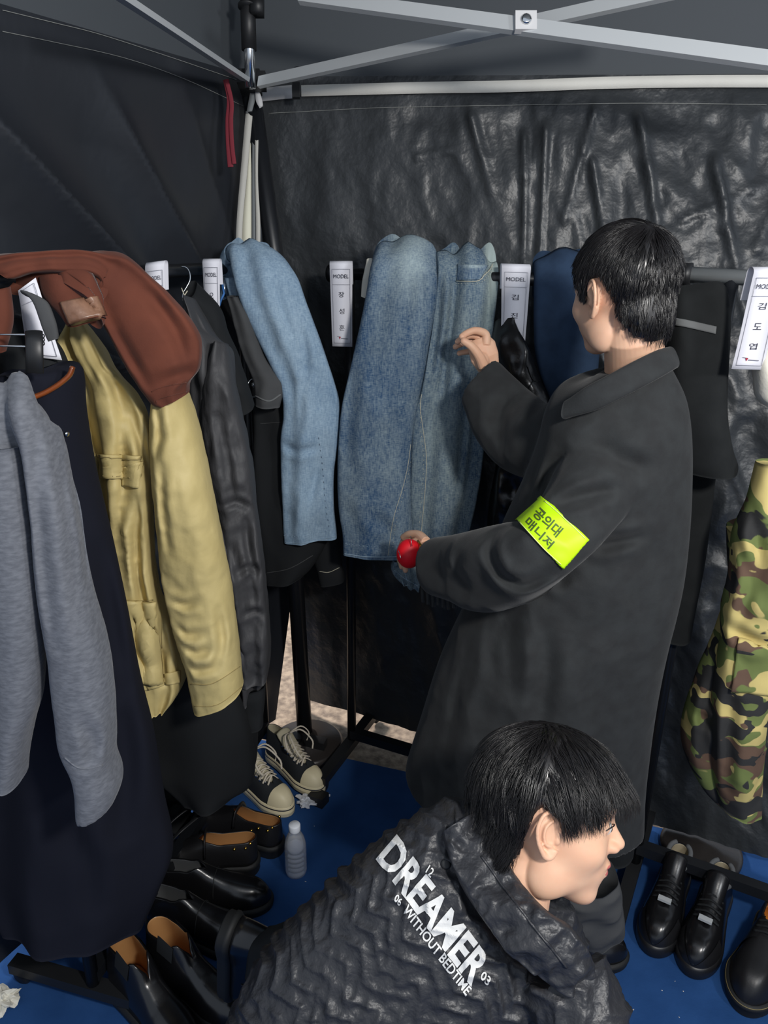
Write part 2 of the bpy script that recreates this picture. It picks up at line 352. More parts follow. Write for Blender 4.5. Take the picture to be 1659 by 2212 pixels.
# ================================================================ materials
def clear(name, alpha, rough):
    m = mat(name, (245, 248, 252), rough, spec=1.0); b = m.node_tree.nodes['Principled BSDF']; b.inputs['Alpha'].default_value = alpha; b.inputs['Transmission Weight'].default_value = .72; b.inputs['IOR'].default_value = 1.22
    return m
M = dict(
 carpet=mat('blue_carpet', (42, 80, 134), .95, bump=[(500, .5), (60, .15)], vary=((35, 71, 122), 9, 5), spec=.15),
 ground=mat('concrete_ground', (176, 160, 140), .95, bump=[(60, .6)], vary=((122, 110, 98), 35, 6)),
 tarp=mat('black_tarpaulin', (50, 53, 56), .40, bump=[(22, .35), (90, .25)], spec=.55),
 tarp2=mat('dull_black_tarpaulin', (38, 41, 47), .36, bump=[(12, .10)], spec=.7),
 canopy=mat('black_canopy_cloth', (72, 77, 82), .75, bump=[(400, .1)]),
 alu=mat('grey_painted_aluminium', (196, 200, 202), .42, .25, spec=.5),
 chrome=mat('chrome', (225, 228, 230), .16, 1.0),
 blackmetal=mat('black_painted_steel', (26, 28, 32), .35, spec=.5),
 plastic=mat('black_plastic', (30, 31, 33), .45),
 whitetape=mat('white_webbing', (224, 222, 214), .8, bump=[(300, .3)]),
 zipwhite=mat('pale_zip_tape', (198, 196, 188), .75, bump=[(300, .3)]),
 zipgrey=mat('grey_zip_tape', (120, 124, 126), .6),
 nylon=mat('white_nylon', (205, 205, 206), .6),
 red_rib=mat('dark_red_ribbon', (126, 40, 52), .8),
 paper=mat('white_card', (228, 228, 236), .6),
 ink=mat('black_ink', (38, 38, 52), .8), redink=mat('red_ink', (170, 40, 60), .8), greyink=mat('grey_ink', (120, 120, 130), .8),
 black=mat('black_wool', (36, 38, 39), .95, bump=[(300, .2)], vary=((31, 33, 34), 20, 4), spec=.2),
 black2=mat('black_cotton', (33, 35, 37), .9, bump=[(200, .15)], spec=.25),
 navyblack=mat('navy_black_wool', (26, 28, 38), .95, bump=[(250, .2)], spec=.15),
 nylonblack=mat('black_crinkled_nylon', (66, 66, 68), .62, bump=[(35, .35), (160, .3)], spec=.4, stretch=(1, 1, .5)),
 leather=mat('black_leather', (22, 22, 23), .28, bump=[(160, .15)], spec=.6),
 grey=mat('heather_grey_knit', (116, 119, 126), .95, bump=[(240, .5)], vary=((99, 102, 109), 150, 3), spec=.1, sheen=.15, stretch=(.5, .5, 1.3)),
 rust=mat('rust_corduroy', (108, 62, 48), .92, bump=[(300, .3)], vary=((94, 54, 43), 10, 4), spec=.15, sheen=.1),
 tan=mat('brown_leather_patch', (146, 110, 88), .35, bump=[(60, .3)], vary=((112, 80, 62), 40, 4), spec=.6),
 cognac=mat('cognac_leather', (146, 76, 34), .3, vary=((110, 54, 26), 30, 4), bump=[(60, .25)], spec=.6),
 khaki=mat('khaki_nylon', (200, 182, 126), .58, bump=[(30, .18), (400, .1)], vary=((190, 172, 116), 8, 4), spec=.35),
 cream=mat('cream_cotton', (226, 222, 208), .85, bump=[(120, .3)]),
 dgrey=mat('charcoal_cloth', (74, 75, 76), .9, bump=[(250, .2)], spec=.2),
 navy=mat('navy_cotton', (46, 64, 88), .92, bump=[(300, .25)], vary=((40, 56, 78), 30, 4), spec=.2),
 seam=mat('contrast_thread', (206, 200, 178), .85), seamlight=mat('pale_blue_thread', (150, 172, 190), .9),
 seamdark=mat('indigo_thread', (44, 60, 84), .9), khakiseam=mat('khaki_thread', (150, 134, 88), .9),
 jean_a=denim('light_blue_denim', (96, 124, 152), (166, 188, 204), [(.55, .25, .5, .35, .22), (.5, .8, .6, .3, .2)]),
 jean_b=denim('mid_blue_denim', (46, 76, 110), (158, 174, 178), [(.55, .14, .28, .12, .55), (.5, .0, .5, .08, .25)]),
 jean_c=denim('blue_denim', (46, 74, 104), (160, 174, 172), [(.9, .1, .10, .22, .9), (.35, .6, .3, .5, .12)]),
 camo=camo('woodland_camouflage'),
 skin=mat('skin', (230, 186, 156), .5, vary=((225, 177, 147), 25, 3), bump=[(500, .06)], sss=.15, spec=.4),
 lip=mat('lips', (200, 112, 106), .45, sss=.1),
 hair=mat('black_hair', (25, 23, 24), .33, spec=.7, stretch=(1, 1, 1)),
 coat=mat('charcoal_wool_coat', (54, 56, 57), .97, bump=[(260, .3)], vary=((49, 50, 51), 30, 4), spec=.12, sheen=.1),
 puff=mat('crinkled_black_nylon_2', (46, 47, 51), .44, bump=[(45, .7), (140, .4)], spec=.45),
 band=mat('fluorescent_yellow', (196, 246, 22), .5, spec=.3), bandink=mat('grey_green_print', (74, 96, 40), .6),
 print=mat('white_print', (222, 222, 220), .6),
 redpin=mat('red_cushion', (232, 18, 36), .5, spec=.5), gold=mat('gold', (220, 180, 90), .25, 1.0),
 shoe=mat('polished_black_leather', (20, 20, 22), .25, bump=[(250, .08)], spec=.65),
 shoem=mat('matt_black_leather', (27, 27, 29), .4, bump=[(250, .12)], spec=.5),
 sole=mat('black_rubber', (26, 27, 28), .65), tanin=mat('tan_leather_lining', (206, 154, 98), .6),
 orange=mat('orange_insole', (214, 134, 50), .6), greyin=mat('grey_mesh_lining', (96, 98, 100), .9), beigein=mat('beige_lining', (170, 158, 132), .9),
 canvas=mat('black_canvas', (34, 38, 42), .9, bump=[(400, .3)]), rubber=mat('off_white_rubber', (226, 214, 178), .5), lace=mat('off_white_lace', (214, 204, 186), .9),
 canvasin=mat('cream_canvas_lining', (190, 182, 156), .9), line=mat('dark_line_rubber', (40, 42, 52), .5),
 plasticbag=mat('white_plastic_film', (215, 218, 224), .35),
 glass=clear('clear_plastic', .42, .07), water=clear('water', .5, .0),
 cap=mat('frosted_cap', (226, 230, 236), .4), eyew=mat('eye_white', (215, 210, 205), .2), eyeb=mat('iris', (30, 20, 16), .15),
 velvet=mat('navy_black_suede', (18, 20, 34), .95), beigestrip=mat('grey_stripe_tape', (104, 106, 106), .8),
 lint=mat('lint', (210, 205, 200), .9), bluecard=mat('blue_pen_print', (60, 120, 190), .5))
# ================================================================ the tent
def grid(fn, nu, nv):
    V = [fn(j/nu, i/nv) for i in range(nv+1) for j in range(nu+1)]
    return np.array(V), [(i*(nu+1)+j, i*(nu+1)+j+1, (i+1)*(nu+1)+j+1, (i+1)*(nu+1)+j) for i in range(nv) for j in range(nu)], np.array([(j/nu, i/nv) for i in range(nv+1) for j in range(nu+1)])
# carpet: laid up to the rack feet; concrete beyond
e0, e1 = G(755, 1640), G(1335, 1768); d = (e1-e0)/np.linalg.norm(e1-e0)
a, b = e0-d*3, e0+d*5; nrm = np.array([-d[1], d[0], 0]);
V = [a, b, b-nrm*4.2, a-nrm*4.2]; V = [v-np.array([0, 0, v[2]]) for v in V]
struct('floor', ([*V, *[v-np.array([0, 0, .004]) for v in V]], [(0, 3, 2, 1), (0, 1, 5, 4), (1, 2, 6, 5), (2, 3, 7, 6), (3, 0, 4, 7)]), M['carpet'], False)
struct('ground', ([(-6, -4, -.008), (6, -4, -.008), (6, 7, -.008), (-6, 7, -.008)], [(0, 1, 2, 3)]), M['ground'], False)
CT = np.array([-.385, 2.43, 2.08])          # top of the tent corner
CB = np.array([-.30, 2.44, .0])
TR = np.array([1.45, 2.08, 2.055]); BR = np.array([1.42, 1.52, .0])
TL = CT+np.array([-.62, -1.42, -.0]); BL = CB+np.array([-.80, -1.55, 0])
def ridge(x): return 1-abs(((x) % 1.0)*2-1)
CREASE = [(.405, .07, .412, .25, .007, .022), (.435, .06, .43, .33, .006, .02), (.56, .05, .60, .21, .010, .026), (.66, .10, .715, .29, .010, .024), (.50, .04, .465, .17, .008, .018), (.33, .05, .36, .14, .010, .018), (.62, .17, .74, .12, .005, .012), (.50, .10, .53, .24, .007, .018), (.78, .05, .72, .2, .01, .02), (.25, .1, .30, .09, .006, .008), (.56, .5, .62, .75, .01, .02), (.7, .45, .78, .6, .01, .02), (.82, .5, .74, .7, .01, .02)]
def wall_b(u, v):
    t = TR*u+CT*(1-u); b_ = BR*u+CB*(1-u); b_ = b_+np.array([0, 0, .035+.02*math.sin(u*9)]); p = t*(1-v)+b_*v
    p[1] -= .03*math.sin(PI*min(1, v*1.1))
    q = (p[0], 0, p[2])
    n = 0.010*nzv((q[0]*1.0, 0, q[2]*.55), 7, 3.1)
    for (a0, c0, a1, c1, w_, am_) in CREASE:
        t_ = ((u-a0)*(a1-a0)+(v-c0)*(c1-c0))/((a1-a0)**2+(c1-c0)**2); tt = min(1, max(0, t_)); d_ = math.hypot(u-a0-(a1-a0)*tt, v-c0-(c1-c0)*tt)
        n += am_*max(0, 1-d_/w_)*(1-.6*tt)
    for f, a_, s in ((4.5, .018, 5), (10, .009, 9), (22, .004, 1), (50, .0015, 4)):
        w = noise.noise(Vector((q[0]*f+s, s, q[2]*f*.62+.3*q[0]*f+1.1*noise.noise(Vector((q[0]*3, s, q[2]*3)))))); n += a_*(1-abs(w)*2.2)*min(1, .2+u*1.3)
    hem = max(0, 1-abs(v-.035)/.02)*.004
    return p+np.array([-.2, -1, 0])*(n*min(1, v*18+.15)+hem)
struct('wall_back', grid(wall_b, 230, 210), M['tarp'])
def wall_l(u, v):
    ug = u+(1-u)*max(0, v-.76)*.42; b_ = BL*ug+CB*(1-ug); t = TL*ug+CT*(1-ug); p = t*(1-v)+(b_+np.array([0, 0, .05]))*v
    # long soft folds fanning from the far lower corner
    dx, dz = u*1.65-(-.10), v*2.0-1.05
    ang = math.atan2(-dz, dx+.001); r = math.hypot(dx, dz)
    n = .062*(1-2*abs(math.sin(ang*13+.6))**.7)*min(1, max(0, u*3-.25))*max(0, min(1, (1.3-abs(dz))))
    n += .012*nzv((u*1.5, v*1.6, 0), 3, 4.)+.006*math.sin(u*60+2)*max(0, 1-u*4)
    return p+np.array([.9, -.3, 0])*n*min(1, v*9)
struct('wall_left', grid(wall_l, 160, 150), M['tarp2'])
def rise(v):     # short upright valance, then the slope of the roof
    return np.array([0, 0, .34*v/.2]) if v < .2 else np.array([.9*(v-.2)/.8, -1.9*(v-.2)/.8, .34+.75*(v-.2)/.8])
def roof_b(u, v):
    return (TR*u+CT*(1-u))+rise(v)*np.array([1-u, 1, 1])
struct('ceiling', join(grid(roof_b, 20, 20), grid(lambda u, v: (TL*u+CT*(1-u))+rise(v)*np.array([1, 1-u, 1]), 20, 20)), M['canopy'])
# the other two walls and the roof's far slope close the tent around the camera
BKL = np.array([-1.3, -1.2, 0]); BKR = np.array([2.4, -1.4, 0]); FR = np.array([1.45, 1.5, 0])
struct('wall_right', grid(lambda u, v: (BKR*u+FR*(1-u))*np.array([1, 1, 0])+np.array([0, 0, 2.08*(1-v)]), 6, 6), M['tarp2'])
_wl = bvh(grid(wall_l, 100, 100)); _wb = bvh(grid(wall_b, 160, 140))
thread = mat('pale_seam_thread', (150, 152, 148), .8)
for i, (t_, px) in enumerate(((_wl, [(4, 68), (120, 92), (270, 126), (400, 172), (530, 232)]), (_wl, [(4, 22), (110, 48), (220, 76), (380, 128), (520, 176)]), (_wb, [(580, 245), (830, 233), (1100, 228), (1400, 224), (1655, 227)]))):
    struct('trim_%d' % (9+i), surf_line(t_, px, .0011, 120, 0, .002), thread)
# white webbing along the top of the back wall
wb = bvh(wall_m := grid(wall_b, 120, 110))
def strip(px, wpx, name, m, lift=.012):
    V = []; pts = crom(np.array(px, float), 60)
    for x, y in pts:
        for s in (-1, 1):
            p, n = hit(wb, x, max(y+s*wpx/2, y))  if s > 0 else hit(wb, x, y+wpx/2)
            q = p if p is not None else P(x, y, 2.3)
            V.append(q+np.array([0, -lift, (s*-1+1)/2*wpx/F*2.15]))
    k = len(pts); V = np.array(V); B = V+np.array([0, .004, 0])
    Fc = [(2*i, 2*i+1, 2*i+3, 2*i+2) for i in range(k-1)]+[(2*i+2+2*k, 2*i+3+2*k, 2*i+1+2*k, 2*i+2*k) for i in range(k-1)]
    Fc += [(2*i, 2*i+2, 2*i+2+2*k, 2*i+2*k) for i in range(k-1)]+[(2*i+1+2*k, 2*i+3+2*k, 2*i+3, 2*i+1) for i in range(k-1)]
    return struct(name, (np.vstack([V, B]), Fc), m)
strip([(652, 199), (900, 193), (1100, 190), (1300, 183), (1500, 180), (1680, 180)], 21, 'trim_1', M['whitetape'])
strip([(566, 208), (600, 204), (632, 201)], 25, 'trim_2', M['nylon'])
# zip closure in the corner
def flat_strip(L, R, D, m, name, th=.004):
    l = crom([PD(x, y, D) for x, y in L], 40); r = crom([PD(x, y, D) for x, y in R], 40); k = 40
    V = np.vstack([l, r]); B = V+FW*th
    Fc = [(i, i+1, i+1+k, i+k) for i in range(k-1)]+[(i+2*k, i+k+2*k, i+1+k+2*k, i+1+2*k) for i in range(k-1)]+[(i, i+2*k, i+1+2*k, i+1) for i in range(k-1)]+[(i+k, i+k+1, i+3*k+1, i+3*k) for i in range(k-1)]
    return struct(name, (np.vstack([V, B]), Fc), m)
flat_strip([(531, 240), (519, 380), (511, 480), (509, 560), (510, 640)], [(546, 242), (533, 380), (524, 480), (523, 560), (524, 640)], 2.06, M['zipwhite'], 'trim_3')
flat_strip([(539, 300), (532, 380), (523, 480), (522, 560), (523, 640)], [(541, 300), (543, 380), (544, 480), (545, 560), (546, 640)], 2.09, mat('pale_zip_inner', (236, 234, 214), .7), 'trim_4')
flat_strip([(545, 262), (544, 380), (544, 480), (544, 560), (545, 640)], [(551, 262), (551, 380), (553, 480), (553, 560), (554, 640)], 2.085, M['zipgrey'], 'trim_5')
flat_strip([(551, 262), (551, 380), (553, 480), (553, 560), (554, 640)], [(559, 262), (557, 380), (562, 480), (562, 560), (563, 640)], 2.08, M['zipwhite'], 'trim_6')
flat_strip([(541, 196), (533, 240)], [(556, 198), (544, 240)], 2.03, M['zipgrey'], 'trim_7')
flat_strip([(551, 198), (553, 218), (560, 232)], [(560, 196), (566, 215), (568, 228)], 2.02, M['nylon'], 'trim_8')
# folding frame of the tent
fr = thing('tent_frame', 'grey folding scissor frame of the gazebo under the black canopy', 'tent frame')
def beam(p, q, w, h, name='strut', m='alu'):
    return put(name, bar(p, q, w, h, np.cross(q-p, FW)), M[m], fr, False)
beam(PD(560, 178, 1.95), PD(1470, -22, 1.42), .012, .026)
beam(PD(650, -8, 1.62), PD(1720, 138, 1.36), .014, .029)
beam(PD(532, 172, 1.95), PD(215, -38, 1.16), .010, .027)
pv = PD(1135, 48, 1.485)
Rv = np.array([RT, FW, UP]).T
put('pivot_plate', box(pv, (.041, .016, .036), Rv), M['nylon'], fr, False)
put('bolt', lathe(pv-FW*.008, [(.0001, 0), (.010, .0), (.010, -.004), (.006, -.006), (.0001, -.006)][::-1], 16, FW), M['chrome'], fr)
put('pole', tube([PD(535, -30, 1.90), PD(541, 190, 1.95)], .0135, 20), M['chrome'], fr)
put('slider', join(tube([PD(534, -30, 1.90), PD(538, 108, 1.93)], .019, 20), tube([PD(534, 12, 1.90), PD(534, 16, 1.90)], .023, 20), box(PD(556, 10, 1.9), (.03, .03, .05), Rv)), M['plastic'], fr)
put('corner_bracket', join(box(PD(541, 178, 2.02), (.055, .05, .045), Rv), box(PD(562, 176, 2.0), (.03, .03, .04), Rv), box(PD(526, 170, 1.98), (.03, .03, .035), Rv)), M['plastic'], fr, False)
put('strut_clip', ellip(PD(643, 151, 1.90), (.011, .008, .008)), M['plastic'], fr); put('strut_clip', box(PD(640, 196, 2.05), (.020, .012, .040), Rv), M['plastic'], fr, False)
put('leg', tube([G(660, 1612), P(600, 600, 2.32), PD(541, 190, 2.06)], .026, 20), M['blackmetal'], fr)
wt = G(662, 1625)
w_ = put('leg_weight', lathe(wt+np.array([0, .02, 0]), [(.001, 0), (.118, 0), (.125, .006), (.125, .028), (.115, .037), (.04, .045), (.035, .060), (.001, .060)], 48), mat('dark_weight_plate', (44, 40, 38), .35, bump=[(40, .1)]))
tag(w_, 'round dark weight plate at the foot of the tent leg in the corner', 'weight plate')
# red ribbon hanging off the left wall's hem
def ribbon(px, D, w, name, m, parent=None):
    q = crom(np.array([PD(x, y, D) for x, y in px]), 40)
    return put(name, tube(q, w, 10, True, .25, -FW), m, parent)
rb = thing('hanging_ribbon', 'dark red ribbon hanging from the hem near the tent corner', 'ribbon')
ribbon([(488, 172), (496, 215), (493, 260), (494, 310), (498, 361)], 1.95, .0075, 'ribbon_tail', M['red_rib'], rb)
ribbon([(489, 172), (500, 220), (499, 260), (501, 310), (506, 354)], 1.945, .0055, 'ribbon_tail', M['red_rib'], rb)
# ================================================================ racks
def rack(label, A, B, za, zb, feet, name='clothes_rack', stub=0.0, bz=.09):
    t = thing(name, label, 'clothes rack')
    A = np.array(A, float); B = np.array(B, float); d = (B-A)/np.linalg.norm(B-A); n = np.array([-d[1], d[0], 0])
    up = lambda p, z: np.array([p[0], p[1], z])
    put('rail', tube([up(A-d*stub, za), up(B+d*stub, zb)], .0155, 20), M['blackmetal'], t)
    put('rail_end_cap', lathe(up(A-d*stub, za), [(.001, -.012), (.023, -.012), (.023, .006), (.001, .006)], 20, d), M['plastic'], t)
    for p, z in ((A, za), (B, zb)): put('post', tube([up(p, .06), up(p, z)], .0145, 16), M['blackmetal'], t)
    put('bottom_rail', bar(up(A, bz), up(B, bz), .03, .03), M['blackmetal'], t, False)
    for p in (A, B):
        put('foot', bar(up(p-n*.22, .055), up(p+n*.22, .055), .035, .028), M['plastic'], t, False)
        for s in (-1, 1):
            c = p+n*.20*s; put('wheel', lathe(up(c, .0235)-d*.009, [(.001, 0), (.018, 0), (.0235, .004), (.0235, .014), (.018, .018), (.001, .018)], 20, d), M['plastic'], t)
    return t
rack('black rolling clothes rack along the left wall holding the brown and beige garments', (-.655, 1.26, 0), (-.40, 2.20, 0), 1.62, 1.585, None)
rack('black clothes rack along the back wall behind the standing man', (-.10, 2.16, 0), (.545, 1.87, 0), 1.575, 1.585, None, stub=.05)
r3 = rack('black clothes rack at the right holding the camouflage trousers', (.705, 1.64, 0), (1.37, 1.29, 0), 1.615, 1.60, None, stub=.085, bz=.12)
for c in r3.children:
    if c.name.startswith('rail') and 'cap' not in c.name: c.data.materials[0] = mat('steel_rail', (165, 170, 172), .32, .35)
# ================================================================ garments
BV = {}
def cloth(name, md, m, label, cat, group=None):
    t = thing(name, label, cat, group); return t
# ---- light blue jeans over the corner of the rail
t = thing('jeans', 'light blue jeans folded over the rail in the tent corner', 'jeans')
md = loft([(470, 640, 560, 600, 2.14), (474, 562, 556, 556, 2.10), (492, 548, 604, 553, 2.05), (502, 590, 640, 594, 2.01), (520, 650, 664, 660, 2.0), (560, 740, 694, 740, 2.0), (604, 830, 724, 830, 2.0), (612, 890, 734, 880, 2.0), (606, 950, 731, 950, 2.0), (607, 1020, 722, 1020, 2.0), (610, 1090, 722, 1090, 2.0), (612, 1150, 727, 1140, 2.0), (614, 1172, 728, 1158, 2.0)],
          .06, 72, 110, folds=[(5, .005, .009, .5, 2.5), (9, .003, .002, 1, 3)], wr=[(14, .008, .6), (40, .002, 1)])
md = crease(md, [[(585, 600), (610, 680), (640, 760), (650, 800)], [(640, 700), (660, 770), (655, 850), (650, 930)], [(690, 1000), (668, 1080), (650, 1150)], [(612, 960), (640, 975), (680, 968)]], .010, .010)
o = put('trouser_leg', md, M['jean_a'], t); tb = bvh(md)
put('hem_stitch', join(surf_line(tb, [(612, 1157), (660, 1158), (725, 1141)], .0009, 90, 3), surf_line(tb, [(612, 1171), (660, 1173), (728, 1157)], .0016, 60)), M['seamlight'], t)
put('side_seam', join(surf_line(tb, [(688, 945), (697, 1010), (702, 1080), (712, 1145)], .0011, 60, 2)), M['seamdark'], t)
md = loft([(486, 600, 530, 600, 2.06), (500, 650, 545, 650, 2.06), (530, 720, 580, 715, 2.07), (562, 775, 606, 790, 2.07)], .03, 32, 30, wr=[(18, .005, 1)])
put('waistband', md, M['jean_a'], t)
# ---- charcoal rolled sleeve beside it
t = thing('charcoal_trousers', 'charcoal trousers with turned up hem clipped beside the light blue jeans', 'trousers')
md = loft([(490, 640, 515, 640, 2.0), (506, 700, 548, 695, 2.0), (526, 770, 572, 770, 2.0), (546, 820, 604, 815, 1.99), (550, 850, 610, 850, 1.98), (552, 876, 604, 880, 1.98)], .045, 40, 50, wr=[(16, .010, 1)], folds=[(4, .004, .006, 0, 2)])
put('trouser_leg', md, M['dgrey'], t); tb = bvh(md)
put('turned_hem', join(surf_line(tb, [(550, 854), (580, 866), (606, 852)], .003, 30)), M['beigestrip'], t)
# clip hanger on the corner
t = thing('clip_hanger', 'chrome hook of a hanger clip next to the charcoal turned up hem', 'hanger')
put('clip_ring', tube([PD(548+14*math.sin(a), 838-20*math.cos(a), 2.03) for a in np.linspace(.2, PI*1.5+3, 30)], .0014, 8), M['chrome'], t)
put('clip_ball', ellip(PD(549, 831, 2.03), (.007, .007, .007)), M['chrome'], t)
# ---- mid blue jeans on the back rack: one pair = wide left leg; second leg to the right
t = thing('jeans', 'faded blue wide leg jeans draped over the back rail, left of the raised hand', 'jeans')
md = loft([(800, 640, 900, 620, 2.12), (803, 575, 915, 565, 2.10), (812, 548, 940, 560, 2.05), (800, 580, 948, 600, 2.0), (790, 640, 945, 650, 1.98), (778, 700, 932, 720, 1.975), (758, 790, 918, 800, 1.97), (738, 880, 902, 880, 1.97), (731, 960, 892, 960, 1.97), (729, 1030, 890, 1030, 1.965), (732, 1100, 890, 1100, 1.96), (740, 1150, 893, 1150, 1.955), (742, 1196, 894, 1200, 1.95)],
          .09, 84, 130, folds=[(4, .004, .006, .3, 1.5), (7, .003, .003, 1, 3)], wr=[(9, .010, .5), (30, .0025, .8)])
md = crease(md, [[(880, 560), (905, 610), (900, 700)], [(800, 1110), (840, 1150), (820, 1190)], [(770, 760), (752, 900), (750, 1000)]], .016, .010)
put('trouser_leg', md, M['jean_b'], t); tb = bvh(md)
put('hem_stitch', join(surf_line(tb, [(746, 1174), (800, 1181), (890, 1182)], .0009, 110, 3), surf_line(tb, [(744, 1196), (800, 1203), (892, 1202)], .0018, 60)), M['seamlight'], t)
put('side_seam', join(surf_line(tb, [(887, 960), (880, 1010), (868, 1060), (850, 1120), (838, 1200)], .0012, 90), surf_line(tb, [(891, 962), (885, 1010), (874, 1060), (857, 1120), (846, 1200)], .0008, 110, 2)), M['seam'], t)
t = thing('jeans', 'blue jeans with a pale patch pocket hanging behind the raised hand', 'jeans')
md = loft([(925, 630, 1060, 620, 2.10), (932, 580, 1066, 578, 2.06), (940, 566, 1074, 574, 2.02), (944, 600, 1077, 612, 1.985), (938, 680, 1066, 700, 1.975), (925, 760, 1058, 780, 1.97), (910, 840, 1050, 860, 1.965), (893, 900, 1046, 940, 1.96), (888, 990, 1040, 1010, 1.955), (886, 1070, 1028, 1080, 1.95), (888, 1140, 1012, 1150, 1.95), (890, 1190, 1004, 1200, 1.95)],
          .07, 84, 120, folds=[(5, .015, .014, .8, 1.2), (11, .005, .004, 2, 2)], wr=[(10, .008, .5), (30, .002, .8)])
md = crease(md, [[(985, 600), (975, 700), (960, 820), (955, 950)], [(1010, 820), (1000, 950), (985, 1080)], [(950, 600), (945, 700), (930, 800)]], .010, .012)
put('trouser_leg', md, M['jean_c'], t); tb = bvh(md)
put('patch_pocket', surf_patch(tb, [(990, 572), (1052, 574), (1036, 604), (988, 606)], 20, 16, .004, .003), M['jean_b'], t)
put('pocket_stitch', join(surf_line(tb, [(1060, 574), (1046, 592), (1030, 607), (988, 608)], .0012, 60, 0, .006), surf_line(tb, [(1066, 574), (1052, 594), (1033, 612), (988, 613)], .0008, 70, 2, .006)), M['seam'], t)
put('side_seam', join(surf_line(tb, [(911, 852), (908, 880), (914, 930), (921, 990), (918, 1060), (910, 1150)], .0013, 90), surf_line(tb, [(907, 870), (909, 930), (915, 990), (912, 1060), (904, 1150)], .0008, 110, 2), surf_line(tb, [(915, 806), (893, 827)], .0012, 16)), M['seam'], t)
put('outer_stitch', surf_line(tb, [(1034, 990), (1026, 1040), (1012, 1090), (1000, 1130)], .001, 90, 2), M['seamdark'], t)
t2 = thing('jeans_hem', 'frayed dark blue denim hem gathered under the red pincushion', 'denim hem')
md = loft([(850, 1206, 898, 1200, 1.93), (844, 1222, 905, 1226, 1.93), (852, 1240, 908, 1252, 1.93), (868, 1256, 905, 1272, 1.93)], .05, 48, 24, folds=[(6, .006, .009, 0, 2)], wr=[(40, .004, 1)])
put('denim', md, M['jean_c'], t2); tb = bvh(md)
put('fray', join(surf_line(tb, [(852, 1232), (875, 1250), (903, 1266)], .0014, 30), surf_line(tb, [(868, 1212), (880, 1256)], .0012, 20)), M['seamlight'], t2); put('loose_thread', join(tube([PD(868, 1254, 1.98), PD(872, 1266, 1.98), PD(882, 1264, 1.98)], .0008, 5)), M['seamlight'], t2)
# ---- navy trousers right of third label
t = thing('navy_trousers', 'plain navy trousers draped over the back rail in front of the standing face', 'trousers')
md = loft([(1150, 640, 1290, 640, 2.02), (1150, 590, 1290, 585, 2.0), (1152, 574, 1290, 566, 1.96), (1154, 620, 1300, 620, 1.93), (1154, 700, 1300, 700, 1.92), (1160, 780, 1290, 800, 1.91), (1182, 850, 1290, 900, 1.90), (1205, 900, 1290, 950, 1.90)], .06, 60, 70, folds=[(5, .006, .006, 2, 1)], wr=[(10, .006, .5)])
put('trouser_leg', md, M['navy'], t)
# ---- black leather jacket
t = thing('leather_jacket', 'shiny black leather jacket hanging between the label card and navy trousers', 'jacket')
md = loft([(1064, 700, 1096, 716, 1.97), (1062, 740, 1130, 750, 1.95), (1070, 800, 1165, 812, 1.93), (1080, 860, 1190, 880, 1.92), (1080, 960, 1200, 960, 1.91), (1060, 1080, 1200, 1100, 1.92), (1050, 1200, 1180, 1200, 1.92)], .11, 64, 80, folds=[(3, .008, .01, 0, 2)], wr=[(11, .020, .8), (28, .007, 1)])
put('jacket_body', md, M['leather'], t); tb = bvh(md)
put('leather_seam', join(surf_line(tb, [(1138, 790), (1152, 822), (1176, 820)], .0022, 30), surf_line(tb, [(1152, 822), (1138, 846), (1130, 880)], .0022, 30)), M['leather'], t)
# ---- white cloth corner beside card on back rack
t = put('folded_cloth', loft([(792, 562, 806, 560, 2.06), (788, 580, 806, 585, 2.05), (782, 610, 800, 612, 2.05), (780, 640, 794, 645, 2.05)], .02, 24, 16, wr=[(30, .003, 1)]), M['cream']); tag(t, 'sliver of white cloth at the left edge of the faded wide leg jeans', 'cloth')
# ---- brown trousers over near end of the left rail
t = thing('brown_trousers', 'rust brown corduroy trousers with a leather patch draped over the left rail', 'trousers')
md = loft([(-60, 600, 60, 640, 1.36), (-30, 560, 160, 640, 1.36), (40, 556, 196, 640, 1.33), (110, 562, 222, 650, 1.31), (128, 580, 230, 688, 1.30), (135, 610, 225, 700, 1.29)], .05, 64, 60, pw=.8, folds=[(4, .007, .004, .4, 1)], wr=[(9, .012, 1)])
md2 = loft([(-40, 552, 40, 600, 1.30), (60, 545, 90, 590, 1.30), (170, 543, 200, 600, 1.33), (264, 550, 196, 630, 1.35), (332, 606, 216, 680, 1.35), (388, 664, 244, 738, 1.35), (424, 718, 272, 790, 1.35), (432, 758, 292, 822, 1.35), (426, 800, 314, 854, 1.35), (406, 828, 330, 874, 1.35), (403, 852, 344, 879, 1.35)], .05, 72, 110, pw=.5, folds=[(3, .006, .008, 0, 1.5), (7, .003, .004, 1, 3)], wr=[(10, .014, 1), (30, .003, 1)])
md3 = loft([(84, 600, 150, 600, 1.31), (92, 640, 180, 640, 1.30), (128, 680, 205, 668, 1.285), (148, 706, 222, 684, 1.28)], .035, 48, 40, folds=[(3, .004, .004, 1, 1)], wr=[(14, .006, 1)])
md2 = crease(md2, [[(215, 640), (255, 720), (300, 800), (335, 855)], [(330, 640), (380, 720), (400, 790)], [(350, 830), (385, 812), (420, 805)]], .010, .010)
put('trouser_leg', md, M['rust'], t); put('trouser_leg', md2, M['rust'], t); put('waistband', md3, M['rust'], t)
tb = bvh(join(md, md3)); put('leather_patch', surf_patch(tb, [(132, 654), (209, 640), (227, 682), (152, 700)], 20, 14, .004, .003), M['tan'], t, label='shiny brown leather patch')
tb = bvh(md2); put('hem_stitch', join(surf_line(tb, [(328, 846), (345, 838), (402, 826)], .0014, 40), surf_line(tb, [(338, 870), (344, 862), (402, 846)], .0010, 40)), M['rust'], t)
